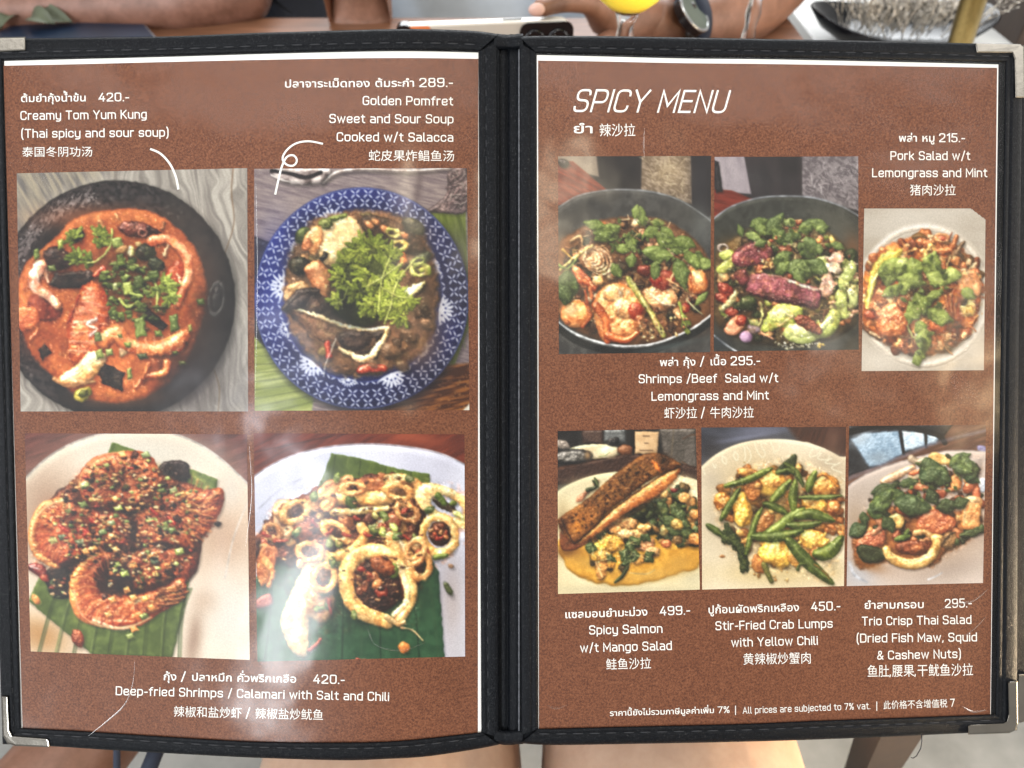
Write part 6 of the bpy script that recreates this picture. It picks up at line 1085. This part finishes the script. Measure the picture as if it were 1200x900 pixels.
for x,y in ((-1.05,.25),(-1.05,.88),(.27,.88)): leg4((x,y,TT-.037),(x,y,0),.05,'table_leg',DWOOD,tb)
WDAY=mat('daylit_white',(.62,.62,.60),.35,var=.03)  # added table; its white stands in for the overexposed daylight beyond
st=empty('added_side_table',(.85,1.1,0),'added white table giving the daylight brightness beyond the right page, holding the black bowl','side table')
box('table_top',(.40,.82,.70),(2.2,2.2,.73),WDAY,st); 
for x,y in ((.46,.88),(2.14,.88),(.46,2.14),(2.14,2.14)): box('table_leg',(x-.02,y-.02,0),(x+.02,y+.02,.6998),WDAY,st)
# ---------------------------------------------------------------- people
def skinmat(n,c,c2):
    t=NT(n); v=t.coord('Object'); t.link(t.ramp(t.noise(45,6,v,.7).outputs[0],[(.36,c),(.64,c2)]),t.p.inputs['Base Color']); t.p.inputs['Roughness'].default_value=.5; t.p.inputs['Subsurface Weight'].default_value=.12; t.p.inputs['Subsurface Radius'].default_value=(.01,.004,.002); t.p.inputs['Subsurface Scale'].default_value=.5
    t.bump(t.noise(900,3,v).outputs[0],.15,.0006); return t.m
SK1=skinmat('tan_skin',(.115,.050,.031),(.20,.096,.066)); SK2=skinmat('brown_skin',(.15,.07,.042),(.235,.117,.076)); SK3=skinmat('light_skin',(.44,.29,.205),(.52,.355,.255)); NAIL=mat('nail',(.62,.40,.34),.3)
NAVY=mat('navy_cloth',(.012,.018,.035),.85,bump=.3,bs=700); GREY=mat('pale_grey_blue_cloth',(.36,.42,.50),.85,var=.15,vs=9,bump=.4,bs=500); CREAM=mat('cream_cloth',(.66,.56,.36),.85,var=.06,bump=.5,bs=900,bd=.0008)
def torso(name,x,y,m,parent,w=.19,z0=.45):
    return skin(name,[(x,y,z0),(x,y,z0+.18),(x,y,z0+.38),(x,y,z0+.52)],[(0,1),(1,2),(2,3)],[(w*.85,.12),(w*.85,.115),(w,.12),(w*.7,.09)],m,parent)
p1=empty('person',(-.40,1.15,0),'seated person in navy, bare forearm resting along the table at the upper left','person')
skin('body',[at(-40,14,.85),at(60,10,.87),at(150,6,.875),at(255,2,.875),at(290,-6,.89),at(296,-90,.95),at(265,-190,1.02)],[(i,i+1) for i in range(6)],[.024,.029,.034,.036,.034,.042,.05],SK1,p1,root=3)
torso('shirt',-.40,1.21,NAVY,p1,.19); tube('sleeve',[at(302,-30,.98),at(322,22,1.0),at(330,60,1.03)],[.03,.028,.03],NAVY,p1)
p2=empty('person',(.0,1.2,0),'seated person in pale grey blue shirt holding up a phone, watch on the wrist','person')
def H(x,y,d): return at(x,y,d)
v=[H(424,10,.885),H(416,-70,.86),H(452,-150,.80),   # left forearm, elbow on the table
   ]
skin('forearm',[H(430,-260,1.0),H(428,-60,.93),H(425,0,.895),H(424,6,.89),H(418,-60,.85),H(440,-130,.78)],[(0,1),(1,2),(2,3),(3,4),(4,5)],[.05,.047,.037,.036,.037,.03],SK2,p2,root=2)
# right arm and hand in one mesh: elbow, wrist, palm, then five fingers
vv=[H(985,-150,.98),H(925,-45,.90),H(865,15,.845),H(805,30,.80),H(768,28,.775),H(735,18,.755),H(712,12,.735)]
rr=[.05,.052,.046,.034,.028,.029,.026]; ee=[(i,i+1) for i in range(6)]
def fin(base,pts,r):
    k=base
    for i,p in enumerate(pts): vv.append(p); rr.append(r*(1-.09*i)); ee.append((k,len(vv)-1)); k=len(vv)-1
fin(6,[H(690,3,.705),H(660,2,.685),H(634,9,.672),H(629,11,.668)],.0105)       # thumb along the upper edge of the phone
fin(5,[H(712,-12,.72),H(690,-30,.70),H(668,-34,.69),H(650,-26,.69)],.0098)
fin(5,[H(722,38,.745),H(704,52,.725),H(684,60,.715),H(666,62,.715)],.0095)
fin(5,[H(730,44,.755),H(714,62,.735),H(692,72,.725),H(676,74,.72)],.009)
fin(4,[H(738,52,.765),H(722,72,.75),H(704,82,.74),H(690,84,.735)],.008)
skin('body',vv,ee,rr,SK2,p2,root=4)
tn=at(630,9,.6605); sphere('thumb_nail',at(629,11.5,.660),.0068,NAIL,p2,(1.1,.45,.85))
torso('shirt',-.03,1.30,GREY,p2,.25)
for i in range(5): pass
p3=empty('person',(0,-.1,.45),'bare lap of the person holding the menu, cream shorts over one thigh','person')
def seat(x,row): return on_z(x,row,.52)
z=.49
skin('body',[(0,-.22,z+.02),(-.082,-.12,z),(-.088,.05,z),(-.09,.24,z+.005),(-.095,.42,z-.01),(-.10,.44,z-.22),(-.10,.42,.09),(-.10,.50,.035),
             (.112,-.12,z),(.117,.05,z),(.120,.24,z+.005),(.122,.42,z-.01),(.12,.44,z-.22),(.12,.42,.09),(.12,.5,.035)],
     [(0,1),(1,2),(2,3),(3,4),(4,5),(5,6),(6,7),(0,8),(8,9),(9,10),(10,11),(11,12),(12,13),(13,14)],[.12,.112,.112,.106,.075,.06,.045,.035,.112,.112,.106,.075,.06,.045,.035],SK3,p3,lev=3)
# shorts leg round the left thigh, hem slanting
def shorts():
    v=[];n=36
    for j,(y,r) in enumerate(((-.15,.095),(-.05,.094),(.05,.093),(.12,.092),(.150,.0925),(.154,.0905),(.150,.088))):
        for k in range(n):
            t=2*math.pi*k/n; yy=y-(.018*math.cos(t-.25)+.02 if y>.1 else 0)+.045*max(0,math.sin(t))*(y>.1)-.03*(math.cos(t)>.5)*(math.cos(t)-.5)*(y>.1); rr_=r*(1+.012*math.sin(5*t+y*30)); v.append((-.094+rr_*math.cos(t),yy,z+rr_*math.sin(t)))
    return mesh('shorts_leg',v,grid_faces(n,7,True),CREAM,p3,True)
shorts()
p4=empty('person',(-.34,.1,.3),'bare leg with a dark strap below the lower left corner of the menu','person')
skin('body',[at(-60,1010,.50),at(40,940,.52),at(112,862,.545),at(160,790,.58),at(190,740,.62)],[(0,1),(1,2),(2,3),(3,4)],[.040,.040,.040,.042,.045],SK2,p4,root=2)
tube('strap',[at(136,850,.497),at(137,872,.494),at(137,900,.490),at(134,925,.49)],.0022,NAVY,p4)
tube('strap',[at(196,850,.53),at(183,880,.52),at(170,912,.51)],.0055,NAVY,p4)
# ---------------------------------------------------------------- phone
WSIDE=mat('white_metal_edge',(.80,.78,.72),.3,var=.03); BEI=mat('beige_glass_back',(.50,.46,.40),.25,var=.04); BLK=mat('black_gloss',(.006,.006,.008),.12,var=.1); DGL=mat('lens_glass',(.01,.012,.02),.05,coat=.6)
ph=empty('phone',at(567,40,.68),'white edged phone held up above the menu spine, back and camera rings facing down','phone')
ex=cam2w(np.array((1.,0,0)))-np.array((0,0,CAMZ)); cr=math.radians(-2.2)
def cd(v): return Vector(cam2w(np.array(v,float))-np.array((0,0,CAMZ)))
PX_=cd((math.cos(cr),-math.sin(cr)*1.0,0)); PB_=cd((0,-.75,.66)); PT_=cd((0,.66,.75)); PC=at(567,24.5,.68)
def ph_pt(a,b,c): return PC+PX_*a+PT_*b+PB_*c      # a along, b up the phone (0 = upper edge), c towards the back
def rrect(w,h,r,n=6):
    o=[]
    for cx,cy,a0 in ((w/2-r,-r,0),(-w/2+r,-r,90),(-w/2+r,-h+r,180),(w/2-r,-h+r,270)):
        for i in range(n+1): t=math.radians(a0+90*i/n); o.append((cx+r*math.cos(t),cy+r*math.sin(t)))
    return o
def slab(name,w,h,r,c0,c1,m,parent,fn,dx=0,dy=0):
    o=rrect(w,h,r); n=len(o); v=[fn(a+dx,b+dy,c0) for a,b in o]+[fn(a+dx,b+dy,c1) for a,b in o]
    return mesh(name,v,[tuple(range(n)),tuple(range(2*n-1,n-1,-1))]+[(i,n+i,n+(i+1)%n,(i+1)%n) for i in range(n)],m,parent)
slab('side_frame',.160,.076,.012,-.0038,.0036,WSIDE,ph,ph_pt); slab('back_panel',.1565,.0725,.0105,.0030,.0040,BEI,ph,ph_pt,0,-.0017); slab('screen',.1545,.0705,.010,-.0044,-.0030,BLK,ph,ph_pt,0,-.0027)
def ring(a,b,r,name='camera_lens'):
    v=[];n=24
    for rr_,c in ((r,.0040),(r,.0068),(r*.86,.0074),(r*.62,.0070),(r*.55,.0060),(0.0003,.0060)):
        for k in range(n): t=2*math.pi*k/n; v.append(ph_pt(a+rr_*math.cos(t),b+rr_*math.sin(t),c))
    o=mesh(name,v,grid_faces(n,6,True),BLK,ph,True); return o
for a,b in ((.047,-.017),(.069,-.017),(.058,-.036),(-.012,-.020)): ring(a,b,.0098 if a>0 else .012)
slab('camera_bump',.050,.024,.008,.0036,.0052,BLK,ph,ph_pt,.058,-.0015)
slab('speaker_slot',.018,.0011,.0005,0,.0011,BLK,ph,lambda a,b,c: PC+PX_*a+PB_*b+PT_*c,.026,.0005)
ORG=mat('orange_tag',(.62,.17,.05),.5); slab('corner_tag',.022,.010,.003,.0038,.0046,ORG,ph,ph_pt,-.060,-.001); slab('corner_cap',.016,.016,.007,-.0046,.0046,BLK,ph,ph_pt,-.0735,.0008)
# ---------------------------------------------------------------- glasses
def glassmat():
    t=NT('clear_glass'); t.p.inputs['Base Color'].default_value=(.97,.98,.98,1); t.p.inputs['Roughness'].default_value=.03; t.p.inputs['Transmission Weight'].default_value=1; t.p.inputs['IOR'].default_value=1.48; return t.m
GLS=glassmat(); YEL=mat('yellow_juice',(1,.80,.08),.3,var=.03,sss=.3)
def goblet(P,hs,s,label,drink):
    p=Vector((P.x,P.y,TT)); o=empty('stemmed_glass',p,label,'glass','stemmed glasses on the table')
    lathe('foot',[(.0005,.0002),(.030,.0002),(.031,.002),(.012,.005),(.009*s,.012)],p,GLS,o)
    lathe('stem',[(.009*s,.0122),(.0075*s,.03),(.0095*s,hs*.5),(.0075*s,hs*.62),(.0105*s,hs*.75),(.008*s,hs*.88),(.0125*s,hs)],p,GLS,o)
    B=[(.0125,0),(.020,.005),(.031,.014),(.038,.028),(.041,.06),(.041,.10),(.0400,.10),(.0398,.06),(.0368,.0285),(.030,.0155),(.019,.0065),(.0005,.004)]
    lathe('glass_bowl',[(r*s,hs+.0003+z*s) for r,z in B],p,GLS,o)
    if drink: lathe('juice',[(r*s+.0002,hs+.0003+z*s) for r,z in ((.0005,.0012),(.020,.0048),(.031,.0138),(.038,.0278),(.0411,.06),(.0411,.08),(.0005,.08))],p,YEL,o)
goblet(at(735,14,.63),at(735,14,.63).z-TT,.82,'stemmed glass of yellow juice beside the hand holding the phone',True)
goblet(at(889,-14,.70),at(889,-14,.70).z-TT,.72,'clear stemmed glass standing in front of the bare forearm',False)
# ---------------------------------------------------------------- watch and beads
WF=mat('grey_green_dial',(.10,.12,.10),.7,spec=.2); SIL=mat('silver_bezel',(.6,.62,.62),.25,metal=1)
wt=empty('wrist_watch',at(812,20,.765),'dark round watch with grey green face on the wrist behind the menu','watch')
A1=cd((.42,.91,0)).normalized(); A1=cd((-.38,.92,.1)).normalized(); NW=cd((.62,.28,.73)).normalized(); A2=NW.cross(A1).normalized(); A1=A2.cross(NW).normalized(); WC=at(811,16,.752)
def disc(name,r0,c0,r1,c1,m,parent,extra=()):
    v=[];n=36; pr=[(.0003,c0)]+[(r0,c0),(r1,c1)]+list(extra)
    for r,c in pr:
        for k in range(n): t=2*math.pi*k/n; v.append(WC+A1*(r*math.cos(t))+A2*(r*math.sin(t))+NW*c)
    return mesh(name,v,grid_faces(n,len(pr),True),m,parent)
disc('watch_case',.0215,-.006,.0225,.002,BLK,wt,[(.0222,.0032)]); disc('bezel',.0223,.0020,.0227,.0034,SIL,wt,[(.0222,.0042),(.0200,.0042),(.0196,.0036),(.0003,.0034)]); disc('dial',.0194,.0030,.0194,.0040,WF,wt,[(.0003,.0041)])
wr=[];ax=(H(768,28,.775)-H(865,15,.845)).normalized(); c0=H(795,29,.792); u=ax.cross(Vector((0,0,1))).normalized(); w_=ax.cross(u)
def band(name,c,r,wd,m,parent,th=.003):
    v=[];n=40
    for rr_,o_ in ((r,-wd/2),(r+th,-wd/2),(r+th,wd/2),(r,wd/2),(r,-wd/2)):
        for k in range(n): t=2*math.pi*k/n; v.append(c+(u*math.cos(t)+w_*math.sin(t))*rr_+ax*o_)
    return mesh(name,v,grid_faces(n,5,True),m,parent,True)
band('watch_strap',c0,.0345,.02,NAVY,wt)
bd=empty('bead_bracelet',H(778,28,.78),'bracelet of dark round beads worn beside the watch','bracelet')
BEAD=mat('dark_bead',(.03,.026,.024),.3,var=.4,vs=80); GOLD=mat('tan_bead',(.42,.30,.16),.35)
c1=H(781,28,.7835)
for k in range(18):
    t=2*math.pi*k/18; sphere('bead',c1+(u*math.cos(t)+w_*math.sin(t))*.0345,.0060,GOLD if k==12 else BEAD,bd)
# ---------------------------------------------------------------- right: bowl, sprigs, brass pole, column
PB2=on_z(1046,51,.73); bw=empty('black_bowl',PB2,'glossy black bowl of dried silver sprigs behind the right page','bowl')
def saddle():
    v=[];n=64; pr=[(.0005,0),(.05,0),(.075,.008),(.105,.035),(.122,.062),(.120,.0645),(.1175,.062),(.098,.036),(.07,.013),(.0005,.009)]
    for r,h in pr:
        for k in range(n): t=2*math.pi*k/n; s=1+.24*(h/.062)*math.cos(2*t); v.append((PB2.x+r*math.cos(t)*.97,PB2.y+r*math.sin(t)*.62,PB2.z+h*.55*s+.0002))
    return mesh('bowl_body',v,grid_faces(n,len(pr),True),mat('black_glaze',(.004,.005,.008),.16,var=.2,spec=.35),bw,True)
saddle()
def sprigs():
    r=random.Random(5); v=[];f=[]
    for i in range(190):
        a=r.uniform(0,6.28); q=r.uniform(0,.085); p=Vector((PB2.x+q*math.cos(a)*1.05,PB2.y+q*math.sin(a)*.55,PB2.z+.014+r.uniform(0,.015))); d=Vector((math.cos(a)*q*7+r.uniform(-.7,.7),math.sin(a)*q*6+r.uniform(-.7,.7),1.1)).normalized()
        L=r.uniform(.05,.12); pts=[]; 
        for k in range(6): pts.append(p.copy()); p=p+d*L/5; d=(d+Vector((r.uniform(-.3,.3),r.uniform(-.3,.3),r.uniform(-.25,.1)))).normalized()
        b=len(v); w=r.uniform(.0005,.0012)
        for k,P in enumerate(pts):
            for m_ in range(4): t=m_*math.pi/2; v.append(P+Vector((math.cos(t),math.sin(t),0))*w*(1-.1*k))
        f+=[tuple(b+j for j in g) for g in grid_faces(4,6,True)]
        for k in range(2,6):
            for s_ in range(2):
                P=pts[k]; e=Vector((r.uniform(-1,1),r.uniform(-1,1),r.uniform(-.2,1))).normalized()*r.uniform(.003,.008); e2=e.cross(Vector((r.uniform(-1,1),r.uniform(-1,1),1))).normalized()*.0014; b=len(v); v+=[P,P+e*.5+e2,P+e,P+e*.5-e2]; f.append((b,b+1,b+2,b+3))
    o=mesh('dried_sprigs',v,f,mat('silver_dried_stem',(.42,.39,.34),.7,var=.95,vs=160)); o['kind']='stuff'; return o
ds=sprigs(); ds['label']='tangle of silver white dried sprigs in the black bowl'; ds['category']='dried sprigs'
BRA=mat('brushed_brass',(.34,.25,.10),.32,metal=1,var=.2,vs=60,stretch=(10,10,1))
a=at(1126,48,.86); b=at(1147,-20,.80); d=(b-a)/(b.z-a.z); bp=tag(tube('brass_pole',[a+d*(.7305-a.z),a,b,b+d*.5],.0135,BRA,None,24),'brass pole rising in front of the black bowl','pole')
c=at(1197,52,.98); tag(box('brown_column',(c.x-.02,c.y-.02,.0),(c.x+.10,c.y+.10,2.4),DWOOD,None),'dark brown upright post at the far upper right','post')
# ---------------------------------------------------------------- left: tablet, plant, napkin
DNV=mat('dark_navy_glass',(.006,.014,.03),.35,var=.3,vs=20,spec=.2)
def tabl():
    t=empty('tablet',on_z(90,44,TT),'dark flat tablet lying on the table at the upper left','tablet'); q=[on_z(-20,56,TT+.001),on_z(186,52,TT+.001),on_z(173,37,TT+.001),on_z(26,33,TT+.001)]
    for nm,z0,z1,m,k in (('case',.0,.007,mat('grey_case',(.12,.12,.13),.4),1.0),('screen',.0072,.0084,DNV,.97)):
        c_=sum(q,Vector())/4; v=[c_+(p-c_)*k+Vector((0,0,z0)) for p in q]+[c_+(p-c_)*k+Vector((0,0,z1)) for p in q]; mesh(nm,v,[(3,2,1,0),(4,5,6,7),(0,1,5,4),(1,2,6,5),(2,3,7,6),(3,0,4,7)],m,t)
tabl()
OLV=mat('olive_leaf',(.055,.065,.036),.6,var=.3,vs=40)
pl=empty('plant_cutting',at(20,30,.86),'olive green plant cutting with broad leaves at the upper left corner','plant')
tube('stem',[at(-30,4,.86),at(4,9,.86),at(22,17,.865),at(34,24,.865)],[.004,.004,.0035,.003],OLV,pl,8); tube('stem',[at(18,-6,.87),at(22,8,.866),at(30,20,.865)],.003,OLV,pl,8)
def leaf3(p0,p1,w,up):
    v=[];n=9; d=p1-p0; s=d.cross(up).normalized()
    for i in range(n):
        t=i/(n-1); k=math.sin(math.pi*min(1,t*.94+.05))**.8*w
        for j in (-1,-.5,0,.5,1): v.append(p0+d*t+s*k*j+up*(.012*math.sin(math.pi*t)+.004*abs(j)))
    mesh('leaf',v,grid_faces(5,n),OLV,pl,True)
U_=Vector((0,-.5,.85))
for a,b,w in (((30,20,.865),(2,36,.84),.010),((28,22,.865),(86,28,.85),.013),((30,18,.868),(60,12,.88),.012),((24,16,.87),(4,-8,.89),.010),((34,24,.86),(66,30,.84),.011)): leaf3(at(*a),at(*b),w,U_)
def napkin():
    r=random.Random(2); v=[]; n=22; c=at(38,10,.93)
    for j in range(n):
        for i in range(n):
            x=(i/(n-1)-.5)*.09; y=(j/(n-1)-.5)*.07; h=.03*math.exp(-(x*x+y*y)/.0014)+.012*float(vn(np.array(x*60),np.array(y*60),3.))
            v.append((c.x+x,c.y+y,TT+.001+h))
    return tag(mesh('paper_napkin',v,grid_faces(n,n),WHT,None,True),'crumpled white paper napkin behind the plant cutting','napkin')
napkin()
# thread hanging from the lower binding
tube('loose_thread',[at(1079.5,860,.332),at(1080.5,868,.331),at(1079,877,.33),at(1074,886,.33),at(1070,888.5,.33),at(1067.5,887.5,.33)],.00022,THR,menu,6)
